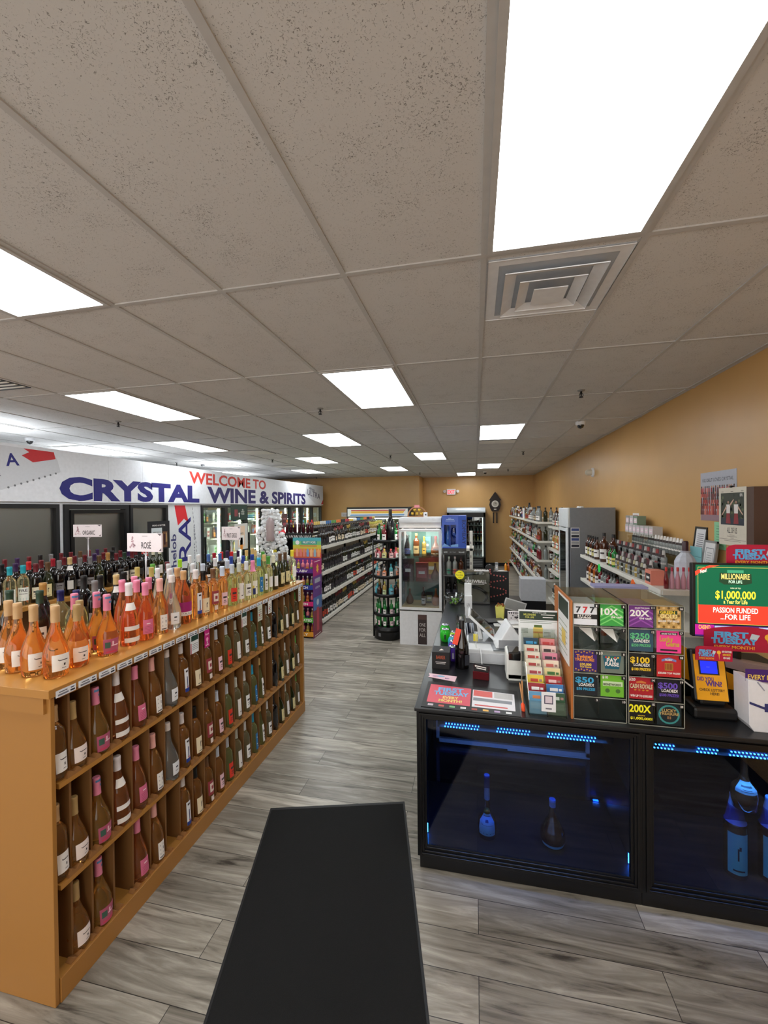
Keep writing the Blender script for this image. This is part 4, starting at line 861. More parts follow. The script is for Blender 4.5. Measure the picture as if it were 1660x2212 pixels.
hp=thing('hoop_rack','arched wooden hoop with gold balls and a pink tag on top of the white cabinet','decoration',(-.86,6.3,1.861))
WD2=mat('hoop_wood',(176,124,84),.5)
m=M().tube([(-.14+.28*i/16 if 0 else .14*math.cos(PI-PI*i/16),0,.01+.14*math.sin(PI*i/16)) for i in range(17)],.01,WD2,8); m.box(-.15,-.02,0,.15,.02,.012,WD2); m.build('hoop',hp)
gm=mat('gold_foil',(206,170,70),.25,metal=.8)
for x,z in ((-.07,.03),(0,.03),(.07,.03),(-.035,.085),(.035,.085)): M().lathe([(.0,-.024),(.018,-.016),(.024,0),(.018,.016),(0,.024)],gm,12,cap=False).build('gold_ball',hp,(x,-.01,z+.02))
g=M(); g.T=FY(0,-.02,.14); g.R(-.04,0,.04,.04,(240,150,160)); g.build('tag',hp); g=M(); g.T=FY(.13,-.03,.0); g.R(-.03,0,.03,.07,(226,226,230)); g.R(-.01,.02,.015,.045,(80,80,90),2); g.build('tag',hp)

# blue gift box, its black stand and white shelf upright
t=thing('gin_gift_box','large blue windowed gift box standing on a black rack beside the white cabinet','box',(-.46,5.95,1.423))
BL=mat('gift_blue',(34,82,190),.3); BL2=(22,60,160)
b=M(); b.box(0,.0,0,.335,.3,.02,BL); b.box(0,.0,.44,.335,.3,.46,BL); b.box(0,.28,.02,.335,.3,.44,BL); b.box(.225,0,.02,.335,.28,.44,BL); b.box(0,0,.02,.03,.28,.44,BL); b.box(.03,0,.33,.225,.02,.44,BL); b.box(.195,0,.02,.225,.02,.33,BL); b.build('carton',t)
b=M(); b.T=FY(0,-.001,0); b.P([(.03,.07),(.1,.03),(.14,.05),(.225,.06),(.225,.02),(.0,.02)],(120,170,230)); b.R(.06,.4,.17,.41,(150,180,230)); b.R(.05,.38,.18,.387,(150,180,230)); b.R(.09,.42,.13,.428,(150,180,230)); b.R(.105,.02,.12,.33,BL2)
b.R(.228,.01,.332,.45,(30,76,176)); b.txt('BOMBAY',.28,.23,.05,(20,26,60),w=.34,rot=-PI/2,L=2,bold=.0); b.build('print',t)
b=M(); b.lathe([(.03,.02),(.04,.03),(.04,.2),(.014,.24),(.014,.3)],mat('blue_spirit',(70,120,200),.1,coat=.5,var=0),14); b.build('bottle_inside',t,(.075,.14,0))
b=M(); b.lathe([(.03,0),(.006,.005),(.005,.1),(.045,.15),(.05,.2),(.035,.25)],pane('blue_glass',(150,180,230),.15),14,cap=False); b.T=FY(0,-.03,0); b.P([(-.03,.16),(.04,.12),(.05,.15),(-.02,.2)],(176,200,236)); b.build('glass_inside',t,(.165,.12,.03))
t=thing('black_stand','black glass-sided stand holding bottles under the blue gift box','stand',(-.46,5.92,0))
b=M(); b.box(0,0,1.335,.33,.45,1.42,BLACK); b.box(0,.42,0,.33,.45,1.335,BLKM); b.box(0,0,.0,.33,.45,.1,BLACK)
for x in (0,.315): b.box(x,0,.1,x+.015,.02,1.335,BLKM)
b.build('frame',t)
for z in (1.04,.7,.4): M().box(.005,.02,z-.012,.325,.42,z,mat('smoky_shelf',(90,92,94),.2)).build('shelf',t)
g=M(); g.T=FY(0,-.0005,1.36); g.txt('MADE',.05,0,.02,(190,196,200),w=.05); g.txt('BY THE',.15,0,.018,(120,126,130),w=.08,L=1); g.txt('VILLAGE',.27,0,.02,(190,196,200),w=.08); g.build('print',t)
for q,(c,cp,n) in enumerate((((40,140,110),(200,220,210),'green'),((206,80,50),(206,190,190),'orange-red'),((60,40,44),(60,30,40),'dark'))):
    inb(small('liq',G_LT if q<2 else G_BRN,.95,c,cp,(.02,.09),3.1),-.37+q*.085,6.02,1.041,'spirits_bottle','small bottle with %s band on the black stand under the blue box'%n)
for q in range(3): inb(small('bord',G_BLK,.9,(60,60,70),K_),-.39+q*.1,6.15,.701,'spirits_bottle','dark bottle low on the black stand behind the candy bowl, %s'%['left','middle','right'][q])
t=thing('white_shelf_end','narrow white metal shelf end standing behind the blue gift box','shelving',(-.09,6.8,0))
b=M(); b.box(0,0,0,.05,.04,1.62,WMETAL); b.box(-.25,.0,1.30,.06,.5,1.34,WMETAL); b.box(-.25,0,.6,.06,.5,.64,WMETAL); b.build('upright',t)
for i in range(12): M().box(.015,-.002,.2+i*.11,.025,.0,.24+i*.11,BLKM).build('slot',t)
o=M(); o.T=FX(0,0,0); o.circ(0,0,.16,(176,80,50),1,20); o.circ(0,0,.12,(226,200,190),2,20); o=o.build('orange_badge_card',None,(-.1,6.35,1.6)); tag(o,'orange-edged card peeking out right behind the blue gift box','card')

# ---------------------------------------------------------------- spirits shelving along the tan wall
def wallshelf(name,label,x0,y0,y1,zs,dep,backx,ends=True):
    t=thing(name,label,'shelving',(0,0,0))
    for z in zs:
        s=M().box(x0,y0,z-.03,x0+dep,y1,z,WMETAL); s.box(x0-.012,y0,z-.035,x0,y1,z+.004,WMETAL)
        if ends: s.box(x0,y0-.008,z-.035,x0+dep,y0,z+.004,WMETAL)
        s.build('shelf',t,bevel=.002)
    M().box(backx-.04,y0,0,backx,y1,max(zs)+.02,WMETAL).build('back_panel',t); return t
sp=wallshelf('spirits_gondola','long five-shelf white spirits gondola along the tan wall, far end',1.1,7.95,14.2,(1.72,1.375,1.03,.68,.28),.44,1.6)
PAL=[G_LT,G_LT,G_AMBER,G_BRN,G_LT,G_GREEN,G_YEL,G_RED,G_LT,G_BLK,G_AMBER]
LC=[W_,(206,190,150),(40,60,110),(30,30,32),(176,60,50),(206,200,190),None]
SHN2={1.72:'top',1.375:'second',1.03:'third',.68:'fourth',.28:'bottom'}
for z in (1.72,1.375,1.03,.68,.28):
    y=8.05
    while y<14.1:
        g=R.choice(PAL); pn=R.choice(['liq','squat','liq','bord','liq']); lc=R.choice(LC); c=R.choice([(30,30,32),W_,(150,120,60),(60,60,66)]); sc_=R.choice([.92,1.0,.85])
        for _ in range(R.randint(1,3)):
            inb(small(pn,g,sc_*(.92 if z!=1.72 else 1.05),lc,c,(.03,.10)),1.15+R.uniform(0,.02),y,z+.001,'liquor_bottle','small liquor bottle on the %s shelf of the tan-wall spirits gondola, %s'%(SHN2[z],'near end' if y<9.6 else 'middle stretch' if y<11.8 else 'far end'),rz=PI+.3,cat='liquor bottle',group='liquor bottles on the far spirits gondola'); y+=.104
    if z>.5:
        for q in range(4):
            g=[G_GREEN,G_DKGRN,G_LT,G_BRN][(q+int(z*10))%4]
            inb(small('liq',g,.95,[None,(206,206,200)][q%2],K_),1.25+q*.095,8.03,z+.001,'liquor_bottle','liquor bottle on the near end of the spirits gondola, %s shelf'%SHN2[z],cat='liquor bottle',group='liquor bottles at the gondola end')
inb(box_mesh(.3,.02,.24,(232,232,232),(200,200,206)),1.12,10.3,1.721,'white_box','tall white panel box among the top-shelf bottles of the spirits gondola',cat='box')
inb(small('liq',mat('tall_black_liquor',(20,22,22),.2,var=0),1.35,(60,70,66),K_),1.2,9.9,1.721,'liquor_bottle','tall black bottle on the top shelf of the spirits gondola',cat='liquor bottle')
sp2=wallshelf('spirits_shelves','short white wall shelves of spirits tucked between the long gondola and the silver fridge',1.27,6.98,7.82,(1.66,1.28,.91,.40),.5,1.9)
for z,g,n in ((1.66,[G_LT,G_BRN],'top'),(1.28,[G_YEL,G_YEL,G_ORG],'second'),(.91,[G_LT,G_YEL],'third'),(.40,[G_BLK,G_BLK],'bottom')):
    for q in range(7):
        inb(small('liq' if n!='second' else 'bord',g[q%len(g)],.8 if n=='top' else .95,[W_,(206,90,60),(200,210,190)][q%3],[W_,(60,60,60)][q%2]),1.34,7.05+q*.108,z+.001,'liquor_bottle','liquor bottle on the %s short shelf beside the silver fridge'%n,rz=PI+.4,cat='liquor bottle',group='liquor bottles on the short shelves by the fridge')
for q in range(3):
    inb(small('liq',mat('cream_liqueur',(206,196,170),.3),1.05,W_,K_),1.33,6.99+q*.085,.405,'liquor_bottle','cream-coloured liqueur bottle low beside the silver fridge, %s'%['nearest','middle','farthest'][q],rz=PI+.4,cat='liquor bottle')
# silver fridge
t=thing('silver_fridge','tall silver-grey upright fridge against the tan wall','fridge',(1.27,6.22,0))
FG=mat('fridge_grey',(120,123,128),.4,metal=.1); FW=mat('fridge_door_white',(206,210,212),.3)
M().box(.02,0,.06,.6,.62,1.975,FG).build('body',t,bevel=.006); M().box(.05,.03,0,.57,.59,.06,BLKP).build('base',t)
f=M(); f.box(-.015,0,1.70,.02,.62,1.975,FW); f=f.build('header_panel',t,bevel=.008)
M().lathe([(.03,0),(.03,1.62)],FW,12,PI/2,3*PI/2).build('door_handle',t,(.0,.04,.08))
d=M(); d.box(-.012,.08,.08,.015,.62,.14,FW); d.box(-.012,.08,1.64,.015,.62,1.69,FW); d.box(-.012,.57,.14,.015,.62,1.64,FW); d=d.build('door',t); M().box(-.008,.08,.14,.01,.57,1.64,mat('fridge_dark_glass',(20,26,28),.05,coat=.6)).build('glass_pane',d)
M().lathe([(.045,0),(.05,.01),(.04,.02)],WHITE,14).build('cap_disc',t,(.2,.2,1.975))
g=M(); g.T=FY(0,-.0008,0)
g.R(.03,1.42,.14,1.70,(214,216,218))
for i,(c) in enumerate(((60,76,130),(150,152,156),(34,40,50),(60,76,130),(150,152,156),(34,36,50))): g.R(.036,1.655-.045*i,.134,1.69-.045*i,c,2)
g.build('warning_labels',t)
# near wall shelf with miniatures
NZ=1.345
t=wallshelf('miniature_shelf','white metal wall shelf crowded with miniatures, above the lottery case','x' and 1.4,3.58,6.08,(NZ,1.03),.5,1.9)
t['category']='shelving'
M().box(1.70,3.58,NZ,1.72,6.0,NZ+.12,WMETAL).build('riser',t)
def mini_row(x,y0,n,dy,z,pn,g,sc_,lc,cc,label,group):
    for q in range(n): inb(small(pn,g[q%len(g)],sc_,lc[q%len(lc)],cc[q%len(cc)]),x,y0+q*dy,z+.001,'liquor_bottle',label,rz=PI+.8,cat='liquor bottle',group=group)
G1='bottles on the wall shelf over the lottery case'
mini_row(1.46,5.55,5,.10,NZ,'liq',[G_BRN,G_BLK],1.0,[W_,(206,196,130)],[K_],'dark whiskey bottle at the far end of the wall shelf',G1)
inb(small('liq',G_BRN,1.25,W_,K_),1.47,5.3,NZ+.001,'liquor_bottle','tallest dark bottle with white label at the far end of the wall shelf',rz=PI+.8,cat='liquor bottle'); inb(small('liq',G_BRN,1.25,(206,206,140),K_),1.48,5.0,NZ+.001,'liquor_bottle','tall dark bottle with yellow label, second tallest on the wall shelf',rz=PI+.8,cat='liquor bottle')
mini_row(1.45,4.86,4,.06,NZ,'liq',[G_GREEN,G_BRN],.8,[(214,206,110),W_],[K_],'half-size bottle with bright label on the front edge of the wall shelf',G1)
mini_row(1.45,4.05,13,.06,NZ,'mini',[G_LT,G_DKGRN,G_LT,G_YEL],1.2,[(200,200,196),(176,170,140),(90,80,80)],[(190,190,186),(60,60,60),(190,160,70)],'miniature bottle in the front row of the wall shelf',G1)
mini_row(1.52,4.1,16,.06,NZ,'mini',[G_LT,G_BRN,G_BLK],1.4,[(190,186,184),(90,40,50),(70,60,60)],[K_,W_],'miniature bottle in the second row of the wall shelf',G1)
M().box(1.55,4.0,NZ+.0,1.68,5.4,NZ+.1,ACR).build('acrylic_riser',t)
mini_row(1.6,4.05,20,.065,NZ+.101,'mini',[G_LT,G_BLK,G_LT],1.35,[(180,176,172),(70,66,70),(150,60,60)],[K_,W_,(120,40,44)],'miniature bottle on the clear riser of the wall shelf',G1)
M().box(1.72,4.1,NZ+.0,1.86,5.4,NZ+.2,ACR).build('acrylic_riser',t)
mini_row(1.78,4.15,18,.066,NZ+.201,'mini',[G_LT],1.3,[W_],[W_],'white-capped miniature on the rear clear riser of the wall shelf',G1)
for q in range(7): inb(box_mesh(.09,.1,.09,(190,186,184),(226,200,210)),1.8,4.75+q*.115,NZ+.345,'miniature_pack','small boxed miniature pack, lower row of the pyramid on the wall shelf',PI,'box','packs stacked on the wall shelf')
for q in range(3): inb(box_mesh(.09,.11,.1,[(120,140,120),(180,178,176),(150,146,140)][q],(230,206,212)),1.81,5.2+q*.125,NZ+.436,'miniature_pack','small boxed pack on top of the pyramid on the wall shelf, %s'%['nearest','middle','farthest'][q],PI,'box','packs stacked on the wall shelf')
M().box(1.71,4.7,NZ+.2,1.88,5.6,NZ+.344,ACR).build('acrylic_riser',t)
for q in range(5): inb(small('tall',mat('frosted_pink',(206,150,166),.25,var=0) if q else G_RED,.5,None,[(206,60,50),(176,40,70)][q%2],),1.46+q*.04,3.66,NZ+.001,'liquor_bottle','red-topped frosted bottle at the near corner of the wall shelf',PI+.9,'liquor bottle','red bottles at the shelf corner')
for q in range(5): inb(small('tall',G_DKGRN if 0 else mat('olive_liquor',(120,124,70),.2,var=0),.5,None,(206,206,190)),1.68+q*.045,3.64,NZ+.001,'liquor_bottle','olive bottle with pale cap at the near end of the wall shelf',PI+.9,'liquor bottle','olive bottles at the shelf corner')
inb(box_mesh(.1,.12,.12,(226,140,120),(60,50,50)),1.45,3.85,NZ+.001,'gift_pack','small dark and salmon miniature pack near the shelf corner',PI,'box')
mini_row(1.46,5.5,5,.1,1.03,'liq',[G_BRN,G_ORG],1.0,[W_,(206,170,110)],[K_],'amber bottle on the lower wall shelf behind the lottery case','bottles on the lower wall shelf'); mini_row(1.46,4.3,12,.1,1.03,'liq',[G_LT,G_LT,G_RED],.8,[W_,(200,206,210)],[K_],'clear bottle on the lower wall shelf behind the lottery case','bottles on the lower wall shelf')
for y,z,c,n in ((5.2,1.24,(30,226,90),'neon green'),(4.15,1.20,(255,110,30),'neon orange')):
    o=M().lathe([(.05,0),(.05,.003)],ink(c),12).build('price_tag',None,(1.3865,y,1.285),rot=(0,PI/2,0)); tag(o,n+' round price tag hanging below the wall shelf edge','price tag')
t=thing('bagged_bottle','dark-necked bottle wrapped in a pale patterned paper bag on the wall shelf','bottle',(1.68,3.86,NZ+.03))
BG=mat('patterned_bag',(196,200,212),.6,var=.12,scale=30); m=M(); m.lathe([(.075,-.03),(.08,.0),(.078,.16),(.06,.2),(.03,.235),(.04,.25)],BG,10,smooth=False); m.build('bag',t); M().lathe([(.022,.2),(.022,.32),(.016,.33)],mat('bag_neck',(60,24,34),.3),12).build('bottle_neck',t)

# ---------------------------------------------------------------- things on the tan wall
def wallcard(name,label,cat,y,z,w,h,draw,bg,th=.006,rot=0,edge=None,x=XR-.003,lean=0):
    o=M(); T=FXm(0,0,0)@Matrix.Rotation(rot,4,'Z'); o.T=T; o.box(-w/2,0,-th,w/2,h,0,edge or ink(bg)); o.R(-w/2,0,w/2,h,bg,.5); draw(o)
    o=o.build(name,None,(x-th*.0,y,z)); 
    if lean: o.rotation_euler=(0,lean,0)
    return tag(o,label,cat)
RP=random.Random(9)
def d_group(g):
    g.R(-.25,0,.25,.08,(150,120,130)); g.R(-.25,.08,.25,.40,(176,178,190)); 
    for r in range(4):
        for i in range(16):
            x=-.24+i*.031+RP.uniform(-.006,.006); b=.05+r*.05; c=RP.choice([(150,40,36),(190,60,50),(96,40,40),(206,110,90),(170,70,60),(40,34,36),(120,50,50)]); h=.075
            g.P([(x-.014,b),(x+.014,b),(x+.010,b+h),(x-.010,b+h)],c,2+(3-r)*.5); g.circ(x,b+h+.008,.0095,RP.choice([(60,34,30),(96,60,44),(40,26,26),(190,140,110)]),2.2+(3-r)*.5,7)
    g.txt('KG DELT LOVES CRYSTAL',0.0,.325,.028,(50,50,60),w=.44,L=3,bold=0)
wallcard('group_photo_poster','glossy group-photo poster on the tan wall, captioned along its top','poster',3.875,1.866,.51,.405,d_group,(176,176,186),rot=-.0,th=.004)
def d_cal(g):
    g.R(-.14,.15,.14,.385,(44,52,40)); g.R(-.14,.15,.14,.20,(36,46,60),2)
    for i in range(40): g.circ(RP.uniform(-.13,.13),RP.uniform(.2,.37),.012,RP.choice([(60,76,50),(30,40,32),(84,92,60)]),1.5,7)
    for x in (-.045,.05): 
        g.P([(x-.022,.235),(x+.022,.235),(x+.026,.30),(x-.026,.30)],(226,220,216),3); g.circ(x,.316,.011,(170,130,110),3,8); g.P([(x-.03,.16),(x+.03,.16),(x+.02,.235),(x-.02,.235)],(140,44,52),3)
    g.P([(-.07,.29),(-.13,.22),(-.125,.215),(-.06,.28)],(206,170,150),3); g.P([(-.03,.30),(.02,.34),(.024,.333),(-.02,.285)],(206,170,150),3); g.P([(.075,.29),(.13,.23),(.125,.225),(.07,.275)],(206,170,150),3)
    g.txt('(A)',.11,.36,.018,W_,w=.03,L=4); g.txt('ALL OF US',0,.09,.042,(40,38,38),w=.12,L=2,bold=0)
    for i,w_ in enumerate((.03,.06,.02,.16,.1)): g.R(-w_,.075-.011*i,w_,.078-.011*i,(130,120,112))
    for x in (-.12,0,.12): g.R(x-.015,.393,x+.015,.397,(120,110,100))
t=thing('wall_calendar','cream calendar page reading ALL OF US on a brown box on the tan wall','calendar',(XR,3.515,1.70))
BRW=mat('brown_box',(84,62,52),.6); M().box(-.085,-.24,.02,-.0,.16,.42,BRW).build('backing_box',t)
g=M(); g.T=FXm(-.088,0,0); g.box(-.165,0,-.002,.165,.425,0,ink((214,206,190))); d_cal(g); g.build('page',t); M().lathe([(.008,0),(.008,.02)],BLKM,8).build('hook',t,(-.08,0,.43),rot=(0,-PI/2,0))
wallcard('wall_notice','small white notice with reddish lines, alone on the tan wall above the miniatures','notice',5.63,1.805,.2,.10,lambda g:[g.R(-.07,.02+.025*i,.07,.028+.025*i,(170,110,120)) for i in range(3)],(232,226,226),th=.002)
def d_cert(g):
    g.R(-.085,.015,.085,.235,(200,206,210)); g.R(-.075,.025,.075,.225,(222,222,224),2); [g.R(-.05+RP.uniform(0,.02),.1+.016*i,.05,.104+.016*i,(120,120,130),3) for i in range(7)]
def frame(name,label,y,z,w,h,fc,x,extra=None,lean=.12):
    t=thing(name,label,'picture frame',(x,y,z),rot=(0,lean,0))
    f=M(); f.T=FXm(0,0,0); 
    for a in ((-w/2,0,-w/2+.018,h),(w/2-.018,0,w/2,h),(-w/2,0,w/2,.018),(-w/2,h-.018,w/2,h)): f.box(a[0],a[1],-.015,a[2],a[3],.004,fc)
    f.build('frame',t,bevel=.001); g=M(); g.T=FXm(.002,0,0)
    if extra: extra(g,w,h)
    g.build('document',t); return t
def dc1(g,w,h): g.R(-w/2,0,w/2,h,(200,206,210)); g.R(-w*.38,h*.08,w*.38,h*.92,(222,222,224),2); [g.R(-w*.25,h*(.35+.06*i),w*.25,h*(.37+.06*i),(120,120,130),3) for i in range(8)]
def dc2(g,w,h):
    g.R(-w/2,0,w/2,h,(196,200,200)); g.R(-w*.42,h*.06,w*.42,h*.94,(226,226,226),2)
    for a in ((-.3,.15,-.28,.75),(.28,.15,.3,.75),(-.3,.15,.3,.17),(-.3,.73,.3,.75)): g.R(w*a[0],h*a[1],w*a[2],h*a[3],(90,100,110),3)
    for i in range(5): g.R(-w*.18,h*(.25+.08*i),w*.18,h*(.265+.08*i),(130,136,140),3)
frame('framed_certificate','black-framed certificate leaning on the tan wall, blue paper tucked below',4.12,1.52,.2,.29,BLACK,1.885,dc1)
frame('framed_certificate','silver-framed white certificate leaning in front of the green notice',3.87,1.47,.19,.24,mat('silver_frame',(150,152,154),.3,metal=.5),1.84,dc2)
wallcard('green_notice','mint green printed notice under the group-photo poster','notice',3.84,1.64,.16,.22,lambda g:[g.R(-.05,.03+.022*i,.05-.01*(i%3),.034+.022*i,(80,120,96)) for i in range(8)],(140,206,160),th=.002)
wallcard('blue_paper','pale cyan papers leaning under the black-framed certificate','paper',4.07,1.47,.19,.17,lambda g:(g.R(-.09,.085,.09,.088,(80,110,120)),g.R(-.05,.03,.03,.034,(90,120,130))),(140,200,206),th=.003,x=1.85)
frame('picture_frame','white-edged picture low on the tan wall, cut by the right photo edge',3.25,1.55,.36,.15,WHITE,1.90,lambda g,w,h:g.R(-w/2,0,w/2,h,(140,144,144)),lean=.0)
t=thing('wall_alarm','white round wall-mounted alarm light high on the tan wall','alarm',(XR,7.5,2.555)); M().lathe([(.075,0),(.075,.02),(.06,.03)],WHITE,18).build('base',t,rot=(0,-PI/2,0)); M().lathe([(.05,.03),(.05,.09),(.03,.12),(0,.125)],mat('beige_lens',(206,196,176),.3),16,cap=False).build('lens',t,rot=(0,-PI/2,0))
# ---------------------------------------------------------------- black show counter
CT=.905
def showcase(x0,x1,label,inner):
    t=thing('show_counter',label,'counter',(x0,2.27,0)); w=x1-x0; d=.62
    M().box(-.0,.02,0,w,d,.11,BLACK).build('base',t,bevel=.003)
    b=M(); b.box(0,d-.02,.11,w,d,.87,mat('case_navy',(20,22,30),.45)); b.box(0,.03,.11,.02,d,.87,mat('case_navy')); b.box(w-.02,.03,.11,w,d,.87,mat('case_navy')); b.box(0,.02,.11,w,d,.135,mat('case_navy')); b.build('carcass',t)
    # stepped picture-frame moulding
    def mould(a,b_,c,e):
        f=M()
        for k,(o,yy) in enumerate(((0,0.006),(.014,-.004),(.026,.002),(.038,.012))): 
            ww=(.014,.012,.012,.014)[k]
            f.frame(a+o,b_+o,c-o,e-o,yy,.04,ww,BLACK)
        return f
    mould(-.01 if x0<0 else .0,.075,w,.885).build('front_moulding',t,bevel=.0015)
    M().box(.05,.02,.137,w-.05,.026,.828,pane('counter_glass',(196,206,226),.035)).build('glass_pane',t)
    M().box(.02,.035,.48,w-.02,d-.02,.487,pane('shelf_glass',(150,170,220),.06)).build('glass_shelf',t)
    return t,w,d
c1,w1,d1=showcase(-.315,.80,'black glass-fronted show counter with blue lights, left unit',0)
c2,w2,d2=showcase(.80,1.915,'black glass-fronted show counter with blue lights, right unit cut by the photo edge',0)
LED=mat('blue_led',(40,130,255),.5,emit=LED_EMIT,var=0); LEDS=mat('blue_edge',(40,110,220),.4,emit=.35,var=0)
for t,segs in ((c1,((.14,.34),(.42,.60),(.68,.92))),(c2,((.07,.18),(.26,.37),(.40,.60),(.68,.95)))):
    M().box(.1,.06,.775,1.0,.085,.83,BLKP).build('led_rail',t)
    for a,b_ in segs:
        m=M(); n=int((b_-a)/.016)
        for i in range(n): m.box(a+i*.016,.054,.78,a+i*.016+.005,.0595,.784,LED); m.box(a+i*.016+.006,.054,.797,a+i*.016+.011,.0595,.801,LED)
        m.build('led_strip',t)
f=M(); y=.40; BF=mat('blue_lit_white_frame',(176,190,206),.4)  # white frame, with the blue of the LED light put into its colour
f.box(.06,y,.5,.08,y+.02,.84,BF); f.box(.95,y,.5,.97,y+.02,.84,BF); f.box(.06,y,.5,.97,y+.02,.525,BF); f.box(.5,y-.005,.493,.97,y+.02,.5,BF); f.build('sliding_door_frame',c1)
def corner_led(t,x,z,s):
    m=M(); m.box(x,.1,z,x+.006,.104,z+.05,LED); m.build('led_corner',t)
corner_led(c1,.03,.14,1); corner_led(c1,1.08,.14,1)
M().box(1.03,.56,.14,1.06,.575,.142,LED).build('led_corner',c1)
def led_lamp(x0,x1,p):
    l=bpy.data.lights.new('blue_led_lamp','AREA'); l.shape='RECTANGLE'; l.size=x1-x0; l.size_y=.02; l.energy=p; l.spread=rad(84); l.color=(.10,.42,1)
    o=bpy.data.objects.new('blue_led_lamp',l); C.objects.link(o); o.location=((x0+x1)/2,2.312,.795); o.rotation_euler=(rad(22),0,0)
led_lamp(-.2,.65,4.5); led_lamp(.9,1.7,4)
# counter top: L-shaped
t=thing('worktop','continuous black counter top running along the lottery machines and back past the register','counter top',(0,0,.885))
m=M(); m.extr([(-.335,2.255),(1.93-.02,2.255),(1.90,2.93),(.52,2.93),(.52,5.35),(-.335,5.35)],.02,mat('black_laminate',(28,29,32),.3,var=.12,scale=60)); m.build('top',t,bevel=.004)
t=thing('return_counter','black counter base running back from the front show counter to the white cabinet','counter',(0,0,0))
M().box(-.315,2.9,.09,.48,5.3,.884,BLACK).build('carcass',t); M().box(-.295,2.9,0,.46,5.28,.09,BLACK).build('base',t)
for k in range(3): f=M(); f.T=Matrix(((0,1,0,-.315),(1,0,0,0),(0,0,1,0),(0,0,0,1))); f.frame(2.95+k*.79,.12,3.70+k*.79,.86,-.012,.0,.05,BLACK); f.build('side_moulding',t)
# showcase bottles
KB['hen']=('long',G_BRN,1.04,[(.03,.13,.95,(120,190,222),'HEN')],(.20,(120,150,160)))  # label colours of these bottles have the blue LED light painted in
KB['rem']=('round',G_BRN,1.08,[(.02,.035,1.2,(120,190,230),'')],(.2,(130,160,190)))
KB['bur']=('long',G_BRN,1.1,[(.085,.13,1.0,(150,160,160),'text')],(.28,(40,60,80)))
KB['az']=('bord',G_BRN,1.35,[(.02,.17,.9,(110,216,206),'slash')],(.2,(140,160,200)))
DESC.update(hen='long-necked cognac bottle with blue LED-tinted lettered label',rem='round-bellied cognac bottle',bur='bourbon bottle with grey label',az='tall bottle with turquoise LED-tinted label')
o=bottle('hen',(.053,2.42,.136),'long-necked cognac bottle with blue LED-tinted lettered label, alone at left in the left show counter','liquor bottle',rz=-PI/2-.05,name='cognac_bottle')
m=M().lathe([(.0,0),(.017,.002),(.0,.004)],mat('gold_foil'),12,cap=False); m.build('medallion',o,(.022,0,.155),rot=(0,PI/2-.5,0))
bottle('rem',(.403,2.42,.136),'round-bellied cognac decanter standing right of the long-necked bottle in the left show counter','liquor bottle',rz=-PI/2,name='cognac_bottle')
bottle('bur',(1.30,2.40,.488),'bourbon bottle with grey label on the glass shelf of the right show counter','liquor bottle',rz=-PI/2-.2,name='bourbon_bottle')
bottle('az',(1.272,2.42,.136),'tall bottle with turquoise LED-tinted label on the floor of the right show counter','liquor bottle',rz=-PI/2-.2,name='liquor_bottle')
bottle('az',(1.425,2.42,.136),'bottle with turquoise-lit label at the far right edge of the photo in the show counter','liquor bottle',rz=-PI/2-.2,name='liquor_bottle')

# ---------------------------------------------------------------- things on the counter
Z=CT
# counter mat
g=M(); g.T=Matrix.Translation((0,0,Z)); q=[(-.285,2.285),(.21,2.265),(.225,2.545),(-.285,2.60)]
g.extr([(-.30,2.275),(.225,2.258),(.235,2.57),(-.295,2.615)],.003,BLKP); g.T=Matrix.Translation((0,0,Z+.003))
def quad(u,v): # bilinear in q
    a=[q[0][i]*(1-u)*(1-v)+q[1][i]*u*(1-v)+q[2][i]*u*v+q[3][i]*(1-u)*v for i in (0,1)]; return a
def rq(u0,v0,u1,v1,c,L): g.P([quad(u0,v0),quad(u1,v0),quad(u1,v1),quad(u0,v1)],c,L)
rq(.02,.16,.5,.92,(214,84,100),1); rq(.52,.16,.98,.9,(226,222,226),1); rq(.53,.62,.74,.88,(214,90,84),2); rq(.76,.62,.96,.88,(190,186,184),2); rq(.53,.42,.95,.55,(130,132,140),2); rq(.55,.22,.9,.27,(206,80,80),2)
for s,u,v,h,c,w in (('FIRST',.27,.68,.045,(110,180,226),.15),('TUESDAY',.28,.51,.045,(110,180,226),.2),('EVERY',.28,.36,.03,(236,210,120),.09),('MONTH!',.28,.23,.03,(236,210,120),.13)): a=quad(u,v); g.txt(s,a[0],a[1],h,c,w=w,L=3,bold=.04)
for i in range(8): rq(.04+i*.12,.03,.1+i*.12,.1,[(206,190,200),(200,90,80),(120,176,120),(226,226,226),(176,80,70),(226,176,80),(180,150,190),(226,226,226)][i],2)
o=g.build('counter_mat'); tag(o,'black counter mat with a pink FIRST TUESDAY advert, on the front corner of the counter','mat')
